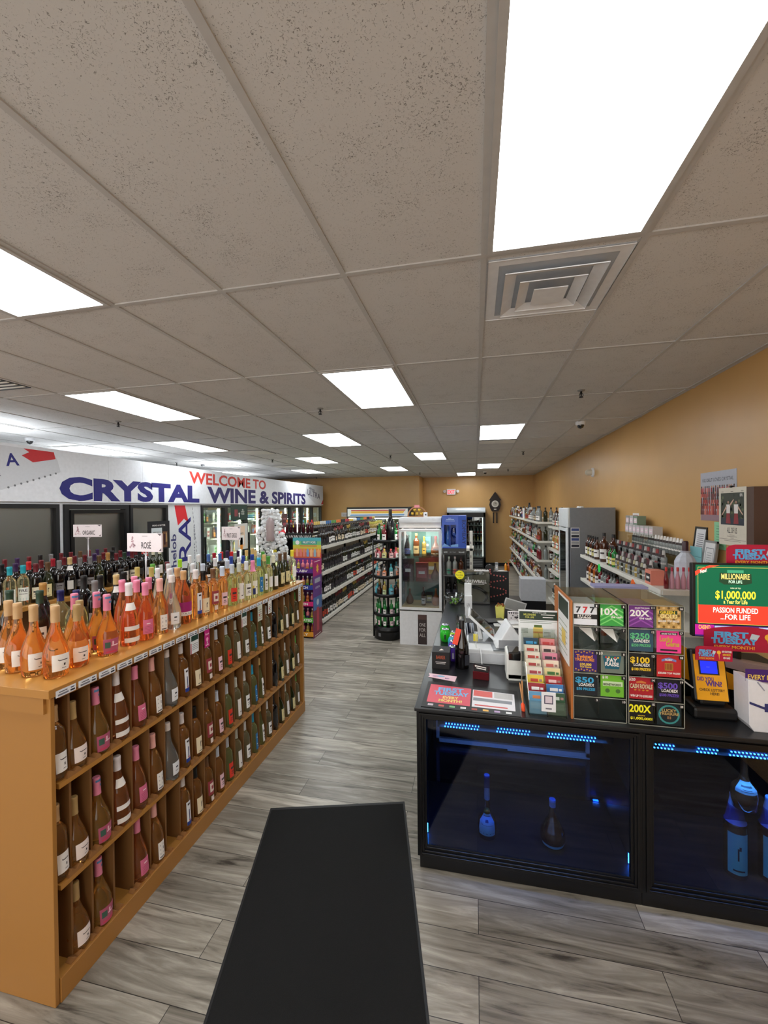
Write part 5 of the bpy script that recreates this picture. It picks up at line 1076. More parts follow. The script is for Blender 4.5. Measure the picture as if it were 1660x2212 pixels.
# lottery ticket cases
X0,Y0_,H=.487,2.295,.60
AC=mat('acrylic_edge',(150,150,140),.2)
cases=[]
for ci in range(2):
    x=X0+ci*.257; w=.25; d=.44
    t=thing('ticket_dispenser','clear acrylic scratch-ticket dispenser, %s of the two side by side'%('left' if ci==0 else 'right'),'dispenser',(x,Y0_,Z)); cases.append(t)
    b=M(); b.box(0,0,0,.004,d,H,ACR); b.box(w-.004,0,0,w,d,H,ACR); b.box(.004,0,H-.004,w-.004,d,H,ACR); b.box(.004,d-.004,0,w-.004,d,H-.004,ACR); b.box(w/2-.002,.02,0,w/2+.002,d,H-.01,ACR)
    b.build('acrylic_body',t)
    e=M()
    for xx in (0,w-.003): e.box(xx,-.002,0,xx+.003,.001,H,AC)
    for zz in (0,H-.003): e.box(0,-.002,zz,w,.001,zz+.003,AC)
    for i in range(1,5): e.box(.003,0,i*H/5-.002,w-.003,.003,i*H/5+.001,AC)
    e.build('edge_trim',t)
    for i in range(5): 
        f=M(); f.add([(.004,.01,i*H/5+.003),(w-.004,.01,i*H/5+.003),(w-.004,.3,i*H/5+.06),(.004,.3,i*H/5+.06)],[(0,1,2,3)],ACR); f.build('chute',t)
    for r in range(5):
        for c in range(2):
            n=M(); n.T=FY(0,-.0005,0); k=ci*10+c*5+r+1; xx=w*(c+1)/2-.024; zz=H-r*H/5-.022; n.R(xx,zz,xx+.022,zz+.018,(24,24,26),1); n.txt(str(k),xx+.011,zz+.004,.01,W_,w=.006*len(str(k)),L=2); n.build('slot_number',t)
WP=mat('case_side_wood',(176,104,50),.4); M().box(-.012,-.002,0,-.002,.44,.61,WP).build('side_board',cases[0])
M().box(.0,.02,0,.25,.4,.004,BLKP).build('case_floor',cases[0]); M().box(.0,.02,0,.25,.4,.004,BLKP).build('case_floor',cases[1])
g=M(); g.T=FXm(X0-.013,2.30,Z); g.box(-.30,.26,.0,-.02,.60,.002,ink((224,224,222))); g.R(-.29,.50,-.03,.59,(36,52,40),6); [g.R(-.27,.3+.03*i,-.06,.306+.03*i,(150,160,140),6) for i in range(6)]; g.R(-.2,.34,-.1,.42,(220,190,90),7)
tag(g.build('rules_sheet'),'white lottery rules sheet with dark green header on the side of the ticket case','sheet')
def tick(slot,label,draw,bg,strip=True):
    slot-=1; ci=slot//10; c=(slot%10)//5; r=slot%5
    cw=.125; x=X0+ci*.257+c*cw+.006; z=Z+H-(r+1)*H/5+.006; w=.110 if c==0 else .108; h=H/5-.012
    T=FY(x,Y0_+.008,z); m=M(); m.T=T; m.box(0,0,-.0008,w,h,0,ink(bg)); m.T=T@Matrix.Diagonal((w,h,1,1)); draw(m)
    t_=m.build('scratch_ticket'); tag(t_,label,'lottery ticket')
    if r==0 and strip:
        s=M(); s.add([(x,Y0_+.012,z+h),(x+w,Y0_+.012,z+h),(x+w,Y0_+.2,z+h-.004),(x,Y0_+.2,z+h-.004),(x+w,Y0_+.38,z+h-.05),(x,Y0_+.38,z+h-.05)],[(0,1,2,3),(3,2,4,5)],ink(tuple(int(v*.9) for v in bg))); s.build('ticket_roll_strip',t_)
YE=(240,206,60)
def tx(*L):
    def f(g):
        for a in L:
            s,x,y,h,c,w=a[:6]; g.txt(s,x,y,h,c,w=w,L=a[6] if len(a)>6 else 3,bold=.03)
    return f
def stripes(g,c): [g.P([(0,i/5),(.5,i/5+.3),(1,i/5),(1,i/5+.07),(.5,i/5+.37),(0,i/5+.07)],c,1) for i in range(4)]
def t1(g): g.R(0,.28,1,.5,(26,26,28),1); tx(('7',.2,.58,.28,(40,40,44),.22),('7',.5,.58,.28,(196,34,40),.22),('7',.8,.58,.28,(40,40,44),.22),('$17,777',.45,.4,.08,W_,.6),('TOP PRIZE!',.45,.3,.07,W_,.6))(g)
def t6(g): stripes(g,(120,206,110)); tx(('10X',.4,.52,.3,W_,.75),('the cash',.7,.38,.1,W_,.5))(g)
def t11(g): stripes(g,(150,80,170)); tx(('20X',.45,.52,.28,W_,.8),('the cash',.68,.38,.1,W_,.5),('$25,000 TOP PRIZE!',.55,.87,.05,W_,.6))(g)
def t16(g):
    for i in range(5):
        for j in range(6): g.circ(.1+i*.2,.08+j*.17,.06,(120,90,44) if (i+j)%2 else (226,190,130),1,8)
    g.R(.1,.66,.85,.82,(30,60,40),2); tx(('GREEN',.45,.68,.12,YE,.6),('GOLD',.5,.48,.18,(240,220,150),.7),('$50,000 TOP PRIZE!',.5,.3,.08,W_,.85))(g)
def t3(g): [g.circ(.08+i*.12,.95 if i%2 else .9,.04,(190,140,60),1,8) for i in range(8)]; [g.circ(.08+i*.12,.05 if i%2 else .1,.04,(190,140,60),1,8) for i in range(8)]; tx(('Twisted',.45,.64,.16,(236,150,50),.7),('TREASURE',.45,.5,.12,(236,150,50),.85),('$30,000',.5,.28,.12,YE,.5),('TOP PRIZE!',.5,.18,.06,YE,.5))(g)
def t8(g): g.P([(.1,.82),(.9,.82),(.8,.2),(.2,.2)],(20,90,110),1); g.R(-.15,.0,.02,1,(24,24,26),1); tx(('PAY',.5,.52,.18,W_,.45),('RAISE',.5,.34,.17,W_,.6),('$3',.0,.86,.12,W_,.2))(g); [g.R(.2+i*.13,.7,.28+i*.13,.78,[(190,60,50),(206,170,60),(60,120,60)][i%3],2) for i in range(5)]
def tL(num,c,sub,bgc=None): return tx((num,.45,.58,.26,c,.8),('LOADED!',.52,.42,.13,W_,.65),(sub,.5,.22,.12,c,.8))
def t9(g): g.R(.1,.5,.95,.72,(200,220,180),1); tx(('$10',.2,.85,.12,W_,.25),('MONEYWORDS',.5,.53,.1,(60,70,50),.75),)(g); g.circ(.3,.28,.1,(70,110,50),2); g.circ(.75,.28,.1,(70,110,50),2)
def t17(g): g.R(.15,.82,.85,.93,(50,30,40),1); g.R(.15,.08,.85,.16,(50,30,40),1); tx(('$20,000 TOP PRIZE',.5,.84,.06,W_,.6),('Lucky',.4,.52,.22,(206,170,60),.55),('Gems',.65,.3,.22,(206,170,60),.55))(g)
def t18(g): g.R(.33,.3,.67,.64,(176,124,50),1); [g.R(.36+.06*i,.34,.39+.06*i,.6,(130,50,30),2) for i in range(5)]; g.P([(.2,.8),(.5,.9),(.8,.8),(.8,.7),(.5,.78),(.2,.7)],(120,130,190),1); tx(('RUBY',.5,.75,.08,W_,.3),('$20,000 TOP PRIZE!',.5,.14,.08,W_,.9))(g)
def t14(g): tx(('$20',.12,.84,.13,W_,.28),('CASH ROYALE',.5,.5,.2,(206,196,160),.92),('* * * *',.5,.32,.12,YE,.6),('WIN UP TO $200,000!',.5,.1,.1,W_,.9))(g); g.P([(.3,.8),(.5,.86),(.7,.8),(.7,.74),(.3,.74)],(206,120,60),1)
def t15(g): tx(('200X',.45,.5,.34,(250,240,40),.9),('WIN UP TO',.5,.32,.05,YE,.3),('$1,000,000!',.5,.16,.11,(250,240,40),.9))(g)
def t20(g): g.circ(.5,.5,.44,(60,140,140),1,20); g.circ(.5,.5,.36,(22,36,42),2,20); tx(('LUCKY',.5,.62,.13,(190,160,100),.6),('TREASURE',.5,.48,.11,(190,160,100),.8),('II',.5,.3,.12,(150,110,70),.15))(g)
tick(1,'white scratch ticket reading 777, top left slot of the dispensers',t1,(222,224,230)); tick(6,'green scratch ticket reading 10X the cash, top row',t6,(60,160,70)); tick(11,'purple scratch ticket reading 20X the cash, top row',t11,(110,50,130)); tick(16,'gold scratch ticket with a green name band, top right slot',t16,(196,156,90))
tick(3,'purple scratch ticket with orange treasure lettering, third row left',t3,(60,30,110)); tick(8,'pay-raise scratch ticket on grey banknote pattern, third row',t8,(110,120,110)); tick(4,'black scratch ticket reading $50 LOADED in blue',tL('$50',(60,160,206),'$50 PRIZES!'),(22,26,34)); tick(9,'bright green moneywords scratch ticket, fourth row',t9,(110,180,50))
tick(12,'slate-green scratch ticket reading $250 LOADED',tL('$250',(96,190,130),'$250 PRIZES!'),(52,80,100)); tick(13,'black scratch ticket reading $100 LOADED in yellow',tL('$100',(240,200,50),'$100 PRIZES!'),(24,24,26)); tick(14,'red CASH ROYALE scratch ticket, fourth row',t14,(170,26,40)); tick(15,'black scratch ticket reading 200X in yellow, bottom row',t15,(18,18,18))
tick(17,'hot pink scratch ticket with gold script, second row right',t17,(240,70,150)); tick(18,'red scratch ticket with gold square and blue ribbon, third row right',t18,(190,40,44)); tick(19,'black scratch ticket reading $500 LOADED in purple',tL('$500',(110,80,190),'$500 PRIZES!'),(22,20,34)); tick(20,'dark ticket with teal ring ornament, bottom right slot',t20,(22,36,42))
def loose(x,z,label):
    m=M(); m.add([(x,2.36,z),(x+.07,2.33,z-.06),(x+.1,2.40,z-.05),(x+.04,2.45,z+.03)],[(0,1,2,3)],ink((226,226,220))); m.add([(x,2.36,z+.0),(x+.06,2.36,z+.0),(x+.07,2.331,z-.06)],[(0,1,2)],ink((236,236,232))); o=m.build('folded_paper'); tag(o,label,'paper')
loose(.53,1.36,'folded white paper left in the empty second slot of the first column'); loose(.635,1.36,'folded white paper left in the empty slot under the green 10X ticket')
o=M(); o.box(.72,2.80,Z+.585,1.02,2.9,Z+.60,ink((150,150,190))); o.build('lavender_tray'); tag(bpy.data.objects['lavender_tray'],'thin lavender plastic tray lying behind the ticket dispensers','tray'); M().box(.74,2.8,Z,.98,2.88,Z+.585,BLKM).build('tray_post',bpy.data.objects['lavender_tray'])
# play-slip rack
t=thing('play_slip_rack','clear acrylic rack of lottery play slips with an information sheet on top','rack',(.268,2.29,Z)); 
b=M(); w=.19
b.box(0,0,0,.003,.34,.06,ACR); 
for xx in (0,w/2-.0015,w-.003):
    b.T=Matrix(((0,0,1,xx),(1,0,0,0),(0,1,0,0),(0,0,0,1))); b.extr([(0,0),(.34,0),(.34,.34),(.26,.34),(0,.08)],.003,ACR)
b.T=Matrix.Identity(4); b.box(0,-.003,0,w,0,.08,ACR); b.box(0,.34,0,w,.343,.36,ACR); b.box(0,0,0,w,.34,.003,ACR); b.build('acrylic_body',t)
g=M(); g.T=FY(.105,.36,.215); g.box(-.12,0,-.001,.12,.255,0,ink((226,228,228))); g.R(-.115,.195,.115,.245,(38,54,42)); g.txt('MILLIONAIRE',-.055,.22,.012,(200,200,90),w=.07); g.txt('FOR LIFE',-.055,.205,.01,(200,200,90),w=.05); g.R(.01,.225,.09,.229,W_,2); g.R(.02,.21,.08,.214,W_,2); g.txt('NEW DAILY DRAW GAME',0,.236,.006,W_,w=.08)
g.P([(-.035,.05),(-.035,.15),(.02,.15),(.02,.09),(.085,.09),(.085,.02),(-.035,.02)],(236,206,110),1); g.R(-.03,.15,.015,.165,(90,110,50),2); g.R(-.035,.115,.02,.125,(214,140,70),2); g.R(-.035,.08,.02,.088,(214,140,70),2)
for x,y in ((-.085,.14),(.045,.12),(-.06,.07)): [g.R(x-.02,y-.008*i,x+.02,y-.008*i+.003,(120,130,120)) for i in range(4)]
[g.R(-.11,.185-.01*i,.1-.03*i,.188-.01*i,(130,140,130)) for i in range(2)]
g.build('information_sheet',t)
SL=[[((30,60,80),(60,150,200),'bright blue'),((226,214,196),(190,60,50),'first cream'),((226,212,196),(190,70,60),'second cream'),((226,214,190),(176,60,60),'third cream'),((222,210,196),(170,60,70),'fourth cream'),((226,196,60),(190,60,40),'yellow'),((150,26,40),(230,230,230),'dark red'),((90,150,190),(200,120,70),'light blue')],
    [((220,130,130),(200,60,60),'salmon-topped'),((236,200,190),(60,50,50),'pale pink'),((216,130,150),(60,50,60),'rose-pink'),((236,214,190),(206,100,90),'peach'),((226,206,150),(60,110,50),'green-headed'),((176,30,40),(236,200,200),'crimson'),((60,120,180),(240,240,240),'sky-blue'),((40,80,50),(200,210,200),'dark green')]]
for c in range(2):
    for r in range(8):
        y=2.29+.315-r*.041; zz=Z+.225-r*.0285; x=.272+c*.094; bg,fc,n=SL[c][r]
        g=M(); g.T=Matrix.Translation((x,y,zz))@Matrix.Rotation(-.22,4,'X')@FY(0,0,0); g.box(.002,-.03 if r<7 else -.045,-.006,.088,.085,0,ink((226,222,216))); g.R(.002,-.03,.088,.085,bg,1); g.R(.02,.05,.06,.066,fc,2); g.R(.065,.052,.08,.064,(160,120,110) if r%2 else fc,2); g.R(.01,-.0,.08,.03,tuple(min(255,int(v*.8+40)) for v in bg),2)
        o=g.build('play_slip_pad'); tag(o,'%s play-slip pad in the %s column of the clear rack'%(n,['left','right'][c]),'leaflet')
g=M(); g.T=FY(.365,2.283,Z+.03); g.box(-.035,0,-.006,.035,.1,0,ink((232,232,236))); g.R(-.022,.04,.022,.085,(70,66,90)); g.R(-.017,.045,.017,.08,(214,200,210),2); g.R(-.015,.012,.015,.02,(120,120,130)); tag(g.build('business_card'),'small white card with a dark square at the foot of the play-slip rack','card')
for i in range(2):
    o=M().lathe([(.0035,0),(.004,.002),(.004,.14),(.001,.15)],ink((206,150,100)),8).build('pencil',None,(.25,2.36+i*.03,Z),rot=(.12,-.15+.1*i,0)); tag(o,'thin wooden pencil standing left of the play-slip rack, %s'%['front','rear'][i],'pencil','pencils by the rack')
o=M().lathe([(.008,0),(.011,.006),(.010,.035),(.004,.045)],ink((250,90,50)),10).build('orange_marker',None,(.245,2.33,Z),rot=(0,-.1,0)); tag(o,'small orange cap standing by the play-slip rack','marker')
# card printer, register, tablets
t=thing('receipt_printer','white receipt printer with glossy black top beside the play-slip rack','printer',(.186,2.73,Z)); M().box(0,0,.0,.1,.16,.17,mat('cream_plastic',(222,222,216),.35)).build('body',t,bevel=.012); M().box(.012,-.004,.125,.088,.13,.178,mat('glossy_black',(20,20,22),.08,coat=1)).build('lid',t,bevel=.008); M().box(.012,.0,0,.088,.005,.035,mat('cream_plastic')).build('paper_slot',t)
PWH=mat('pos_white',(226,228,230),.25)
t=thing('cash_drawer','wide white cash drawer under the two register stands','cash drawer',(-.07,2.98,Z)); M().box(0,0,0,.42,.34,.1,PWH).build('body',t,bevel=.006); M().box(.01,-.003,.012,.41,.0,.075,mat('pos_white2',(206,208,212),.3)).build('drawer_front',t,bevel=.001)
t=thing('register_tablet','white tablet register tilted on a slim stand, dark screen turned to the cashier','register',(.02,3.12,Z+.1))
s=M(); s.T=FY(0,.25,0); s.extr([(.105,.022),(.118,.034),(-.066,.205),(-.078,.192)],.25,PWH); s.build('tablet',t,bevel=.002)
ax=Vector((-.184,0,.171)).normalized(); nn=Vector((.171,0,.184)).normalized(); T=Matrix(((ax.x,0,nn.x,.118),(0,-1,0,.125),(ax.z,0,nn.z,.034),(0,0,0,1)))
p=M(); p.T=T; p.box(.014,-.111,.0005,.238,.111,.0015,mat('tablet_black',(14,14,16),.06,coat=1)); p.build('screen',t)
M().box(-.075,0,0,.12,.25,.012,mat('pos_base_grey',(130,134,138),.25,metal=.4)).build('base_plate',t,bevel=.003)
s=M(); s.T=FY(0,.2,0); s.extr([(.0,.012),(.03,.012),(-.0,.14),(-.02,.155)],.14,PWH); s.build('stand_leg',t); M().box(-.04,-.0,.012,-.01,.02,.06,mat('yellow_sticker',(216,196,50),.5)).build('yellow_tag',t)
t=thing('scanner_stand','white wedge-shaped customer terminal, closed face toward the camera','register',(.215,3.08,Z+.1),.1)
s=M(); s.T=FY(0,.12,0); s.extr([(-.09,.008),(.11,.008),(.11,.04),(.02,.17),(.005,.17)],.2,PWH); s.build('wedge_body',t,bevel=.006); M().box(-.11,-.11,0,.12,.14,.008,mat('pos_base_grey')).build('base_plate',t); M().box(-.07,-.085,.012,.1,-.0805,.07,mat('pos_grey_face',(150,152,156),.3)).build('face_panel',t)
m=M(); m.tube([(.02,3.0,Z+.1),(.03,2.97,Z+.1),(.04,2.9,Z+.002),(.045,2.78,Z+.004)],.003,PWH,6); m.tube([(-.01,3.1,Z+.102),(.0,3.0,Z+.104),(.0,3.05,Z+.2)],.002,PWH,6); tag(m.build('white_cable'),'thin white cable trailing from the register over the counter front','cable')
for i in range(5):
    o=M().box(-.11,-.001,0,.11,.001,.16,ink([(226,226,228),(200,206,214),(40,44,60),(226,226,228),(190,196,206)][i])); o=o.build('filed_papers',None,(-.10+.016*i,3.38,Z),rot=(0,.0,0)); o.rotation_euler=(.0,.35,PI/2+.3); tag(o,'upright filed paper sheet behind the dark bottle, %s of five'%['first','second','third','fourth','fifth'][i],'paper','papers filed behind the register')
# champagne style bottle, cans, box, wine glass, card holder
b=inb(small('champ',G_BLK,.98,None,(18,18,20),seg=20),-.095,2.89,Z,'black_bottle','tall plain black sparkling-wine bottle standing on the counter near the register',cat='wine bottle')
g=M(); g.T=FY(0,-.05,0); g.R(-.005,.03,.03,.1,(50,52,60),1); g.build('label',b,rz=PI/2+.5)
o=M(); o.T=FY(0,0,0)@Matrix.Rotation(-.25,4,'Z'); o.box(-.02,0,-.001,.015,.11,.001,ink((250,84,60))); o=o.build('orange_tag',None,(-.138,2.84,Z+.17)); tag(o,'neon orange tag sticking up beside the black bottle neck','tag')
M().tube([(0,0,-.17),(0,0,0)],.002,BLKM,6).build('tag_wire',o)
for x,y,c,n in ((-.245,3.42,(40,176,40),'front green one'),(-.255,3.55,(40,170,44),'rear green one'),(-.16,3.12,(84,50,170),'upper purple one behind the box'),(-.16,3.0,(80,44,160),'lower purple one'),(-.17,3.25,(60,160,180),'teal one'),(-.165,3.36,(150,190,60),'lime one')):
    hh=.1; m=M().lathe([(.022,0),(.036,.01),(.044,.035),(.044,.065),(.036,.09),(.026,.1)],ink(c,.15),18); m.lathe([(.026,.1),(.03,.103),(.027,.106),(.024,.102)],CHROME,16)
    s=CT if 'upper' not in n else CT; o=m.build('drink_tin',None,(x,y,s)); g=M(); g.T=FY(0,-.0445,.03); g.R(-.006,0,.008,.04,(30,60,30) if c[1]>150 else (200,190,230)); g.build('label',o); tag(o,'rounded glossy drink tin beside the black bottle, '+n,'can')
t=thing('tissue_box','small black box with orange BARKER lettering on the counter edge','box',(-.235,2.83,Z)); m=M().box(-.06,0,0,.06,.13,.115,mat('matte_black_box',(24,24,26),.6)); m.build('carton',t,bevel=.002); g=M(); g.T=FY(0,-.0008,0); g.txt('BARKER',0,.07,.022,(170,80,50),w=.06); g.R(-.035,.045,.035,.05,(190,186,184)); g.R(-.03,.035,.03,.04,(190,186,184)); g.build('print',t)
m=M(); m.add([(-.015,.03,.116),(.0,.05,.122),(.018,.04,.117),(.005,.06,.117)],[(0,1,2),(1,3,2),(0,3,1)],ink((236,226,210))); m.build('tissue',t)
m=M(); m.T=Matrix.Translation((-.26,2.68,Z+.0015))@Matrix.Rotation(-.06,4,'Z'); m.extr([(-.045,-.0),(.13,-.035),(.135,.05),(-.05,.06),(-.038,.02)],.0006,ink((236,200,210))); m.T=m.T@Matrix.Translation((0,0,.0008)); m.txt('FIRST',.09,.0,.025,(120,80,130),w=.02,rot=PI/2); m.circ(.03,.025,.03,(150,190,216),1,12,.015); m.circ(.0,.02,.02,(190,150,180),1.5,12,.01); tag(m.build('pink_leaflet'),'pink printed leaflet hanging slightly over the counter edge','leaflet')
t=thing('wine_glass','empty clear round wine glass standing behind the filed papers','glass',(-.12,3.5,Z)); M().lathe([(.03,0),(.03,.003),(.004,.008),(.0035,.08),(.02,.095),(.04,.125),(.043,.16),(.036,.2)],pane('wine_glass_clear',(220,224,226),.2),20,cap=False).build('bowl',t)
t=thing('card_holder','small dark red card holder with black and white cards','card holder',(.03,2.72,Z),-.15); CRD=mat('maroon_plastic',(84,18,24),.2); M().box(-.05,-.02,0,.05,.02,.05,CRD).box(-.05,.015,.05,.05,.02,.08,CRD).build('holder',t,bevel=.004); g=M(); g.T=FY(0,-.012,.045)@Matrix.Rotation(-.1,4,'Z'); g.box(-.045,0,-.006,.045,.05,0,ink((26,26,28))); g.R(-.03,.02,.03,.026,W_); g.R(-.036,.032,.03,.038,W_); g.circ(-.036,.035,.006,W_,2,8); g.build('cards',t)
# candy bowl
t=thing('candy_bowl','clear flared glass bowl with green and pale sweets on the far counter','bowl',(-.235,4.72,Z)); M().lathe([(.05,.0),(.055,.006),(.085,.05),(.115,.12),(.118,.122),(.088,.05),(.05,.01)],pane('bowl_glass',(226,230,232),.06,.08),24,cap=False).build('bowl',t)
for i in range(16):
    a=R.uniform(0,6.28); r_=R.uniform(0,.055); c=R.choice([(120,190,60),(170,206,90),(206,190,150),(150,90,60),(90,150,60)]); o=M().lathe([(0,-.014),(.012,-.006),(.013,.006),(0,.014)],ink(c,.3),8,cap=False).build('wrapped_sweet',None,(-.235+r_*math.cos(a),4.72+r_*math.sin(a),Z+.025+.03*(i%2)+R.uniform(0,.02)),rot=(R.uniform(0,3),R.uniform(0,3),0)); tag(o,'small wrapped sweet in the clear candy bowl','sweet','sweets in the candy bowl')
# peanut whiskey display
t=thing('whiskey_display','clear-fronted SKREWBALL display with a black zigzag tube on the far counter','display',(-.205,4.80,Z)); 
PH=mat('smoky_print',(110,100,84),.3,var=.25,scale=14)
M().box(0,.1,0,.36,.11,.37,PH).build('back_panel',t); M().box(0,0,0,.36,.1,.01,BLKM).build('base',t); M().box(0,0,.01,.003,.1,.37,ACR).build('side_panel',t); M().box(.357,0,.01,.36,.1,.37,ACR).build('side_panel',t); M().box(0,.0,.01,.36,.003,.37,ACR).build('front_panel',t)
pts=[(.29,.38),(.27,.345),(.16,.335),(.03,.315),(.015,.28),(.03,.24),(.13,.2),(.26,.165),(.32,.12),(.33,.07),(.30,.02)]
M().tube([(x,.05,z) for x,z in pts],.017,mat('tube_black',(14,14,14),.3),10).build('zigzag_tube',t)
g=M(); g.T=FY(0,-.0005,0); g.txt('SKREWBALL',.205,.24,.036,(220,220,216),w=.24,bold=.02); g.R(.1,.225,.3,.232,(190,190,186)); g.build('lettering',t)
m=M(); n=18; m.T=FY(.03,-.01,.33); m.P([((.055 if i%2 else .046)*math.cos(PI*i/n),(.055 if i%2 else .046)*math.sin(PI*i/n)) for i in range(2*n)],mat('starburst_yellow',(250,236,30),.4)); m.txt('Peanut Butter',0,-.008,.014,(80,70,20),w=.075); m.R(-.02,.022,.02,.028,(80,70,20)); m.R(-.018,-.03,.018,-.026,(80,70,20)); m.build('starburst_tag',t)
m=M(); m.T=FY(.27,-.0,.375); m.extr([(-.08,0)]+[(-.08+.16*i/12,.014+.006*(i%2)) for i in range(13)]+[(.08,0)],.01,WHITE); m.build('white_topper',t)
t=thing('white_post_stand','narrow white two-tier card post between the candy bowl and the register','stand',(-.07,4.2,Z)); M().box(-.035,-.02,0,.035,.02,.22,PWH).build('lower_box',t,bevel=.002); M().box(-.04,.02,.1,.03,.05,.335,PWH).build('upper_box',t,bevel=.002); g=M(); g.T=FY(0,-.021,.0); g.txt('LW',0,.12,.03,(150,152,156),w=.03); g.build('print',t); M().box(-.005,.03,.335,.001,.036,.4,PWH).build('tip',t)
# bulb arrow sign
t=thing('bulb_arrow_sign','black board with a zigzag line of red bulbs at the far counter end','sign',(.115,5.0,Z)); M().box(0,0,0,.26,.06,.345,mat('board_black',(24,24,27),.5)).build('board',t); M().lathe([(.045,0),(.05,.01),(.05,.03),(.045,.035)],BLKM,20).build('top_ring',t,(.045,.045,.375),rot=(PI/2,0,0))
bm=M().lathe([(0,0),(.006,.004),(.0085,.011),(.006,.017),(0,.019)],mat('dim_red_bulb',(206,120,116),.2),10,cap=False).mesh('bulb'); rm=M().lathe([(.0095,0),(.0095,.003),(.007,.004)],ink((150,30,30)),10).mesh('socket')
ZP=[(.05,.365),(.05,.34),(.06,.318),(.095,.302),(.13,.297),(.165,.292),(.2,.288),(.225,.265),(.2,.245),(.165,.24),(.13,.235),(.095,.228),(.06,.222),(.045,.195),(.06,.17),(.095,.16),(.13,.153),(.165,.147),(.2,.14),(.225,.125),(.225,.1),(.195,.085),(.165,.075),(.13,.066),(.095,.058),(.06,.05)]
for x,z in ZP: place(rm,'socket',t,(x,-.0005,z),(PI/2,0,0)); place(bm,'bulb',t,(x,-.004,z),(PI/2,0,0))
# things behind it
t=thing('amber_bottle','small amber liquor bottle on the white ledge behind the bulb sign','liquor bottle',(.345,5.05,Z+.345)); place(small('liq',mat('bright_amber',(220,140,30),.1,coat=.5),.4,(226,170,60),(60,130,60)),'bottle',t)
tag(place(small('liq',G_ORG,.38,(200,120,80),(206,90,40)),'amber_bottle',None,(.375,5.06,Z+.345)),'second tiny bottle with orange cap behind the amber one on the bulb sign','liquor bottle')
tag(place(box_mesh(.04,.035,.1,(130,132,134),(190,192,196)),'grey_box',None,(.24,5.03,Z+.345),(0,0,-PI/2)),'small grey cylindrical pack on top of the bulb sign board','box')
m=M().extr([(-.0,0),(.12,.01),(.11,.05),(.02,.05)],.008,ink((230,226,222))); tag(m.build('paper_pile',None,(.24,5.0,Z+.346)),'white papers lying on top of the bulb sign board','paper')
# patterned box, yellow cup, white folder, papers
tag(place(box_mesh(.2,.05,.1,(226,220,220),(90,80,84)),'patterned_box',None,(.40,4.2,Z),(0,0,-PI/2+.1)),'long white box with dark dotted pattern lying on the counter by the papers','box')
o=bpy.data.objects['patterned_box']; o.scale=(1,1,1)
g=M(); g.T=FY(.38,4.095,Z); g.box(-.085,0,-.04,.085,.1,0,ink((228,222,222))); 
for i in range(8): g.P([(-.08+i*.02,.1),(-.062+i*.02,.1),(-.071+i*.02,.078)],(70,60,66)); 
for i in range(10): g.circ(-.07+i*.0155,.02+.03*((i*7)%3)*.8,.006,(70,60,66),1,6,)
g.R(-.025,.045,.02,.06,(60,54,60),2); tag(g.build('patterned_box'),'white box with black bunting and paw-like dots facing the camera','box'); bpy.data.objects.remove(o)
t=thing('yellow_cup','square yellow pot filled with copper-coloured caps','pot',(.235,4.25,Z)); M().lathe([(.05,0),(.06,.12),(.055,.12),(.046,.01)],mat('pale_yellow_plastic',(236,230,120),.4),4,cap=False,smooth=False).build('pot',t,rz=.6)
for i in range(9): M().lathe([(0,-.012),(.012,0),(0,.012)],mat('copper_foil',(176,110,70),.25,metal=.8),8,cap=False).build('foil_cap',t,(R.uniform(-.03,.03),R.uniform(-.03,.03),.12+R.uniform(0,.02)))
o=M(); o.T=Matrix.Translation((.36,4.4,Z+.0))@Matrix.Rotation(.2,4,'Z')@FY(0,0,0)@Matrix.Rotation(-.3,4,'Z'); o.box(-.11,.04,-.01,.11,.15,.0,PWH); o.box(-.1,.05,0,.1,.14,.001,mat('tray_inner',(170,172,172),.4)); tag(o.build('white_folder'),'white rounded tray standing tilted behind the patterned box','tray')
for i,(x,y,rz,c) in enumerate(((.25,4.0,.1,(200,200,196)),(.38,3.95,-.1,(226,224,216)),(.18,4.1,.4,(60,60,62)),(.30,4.02,.3,(226,226,226)))):
    o=M().box(-.09,-.06,0,.09,.06,.004+.002*i,ink(c)).build('papers',None,(x,y,Z+.0045*i+.0005),rz=rz); tag(o,'loose %s sheet in the paper pile on the far counter'%['grey','cream','black','white'][i],'paper')
o=M().box(0,0,0,.12,.12,.16,ink((214,210,212))); o=o.build('paper_bin',None,(.40,3.62,Z)); g=M(); g.T=FY(.07,-.001,.08); g.circ(0,0,.025,(240,90,50)); g.build('orange_label',o); tag(o,'pale bin with an orange label right of the register, half hidden by the sheet rack','bin')
o=M(); o.box(0,0,0,.36,.28,.575,mat('deep_black_panel',(12,13,18),.4)); o=o.build('low_cabinet',None,(.67,6.62,0)); M().box(0,-.004,.575,.36,.28,.9,mat('grey_white_panel',(196,198,204),.4)).build('white_upper',o); tag(o,'low cabinet with pale grey upper front and black lower front behind the counter','cabinet')

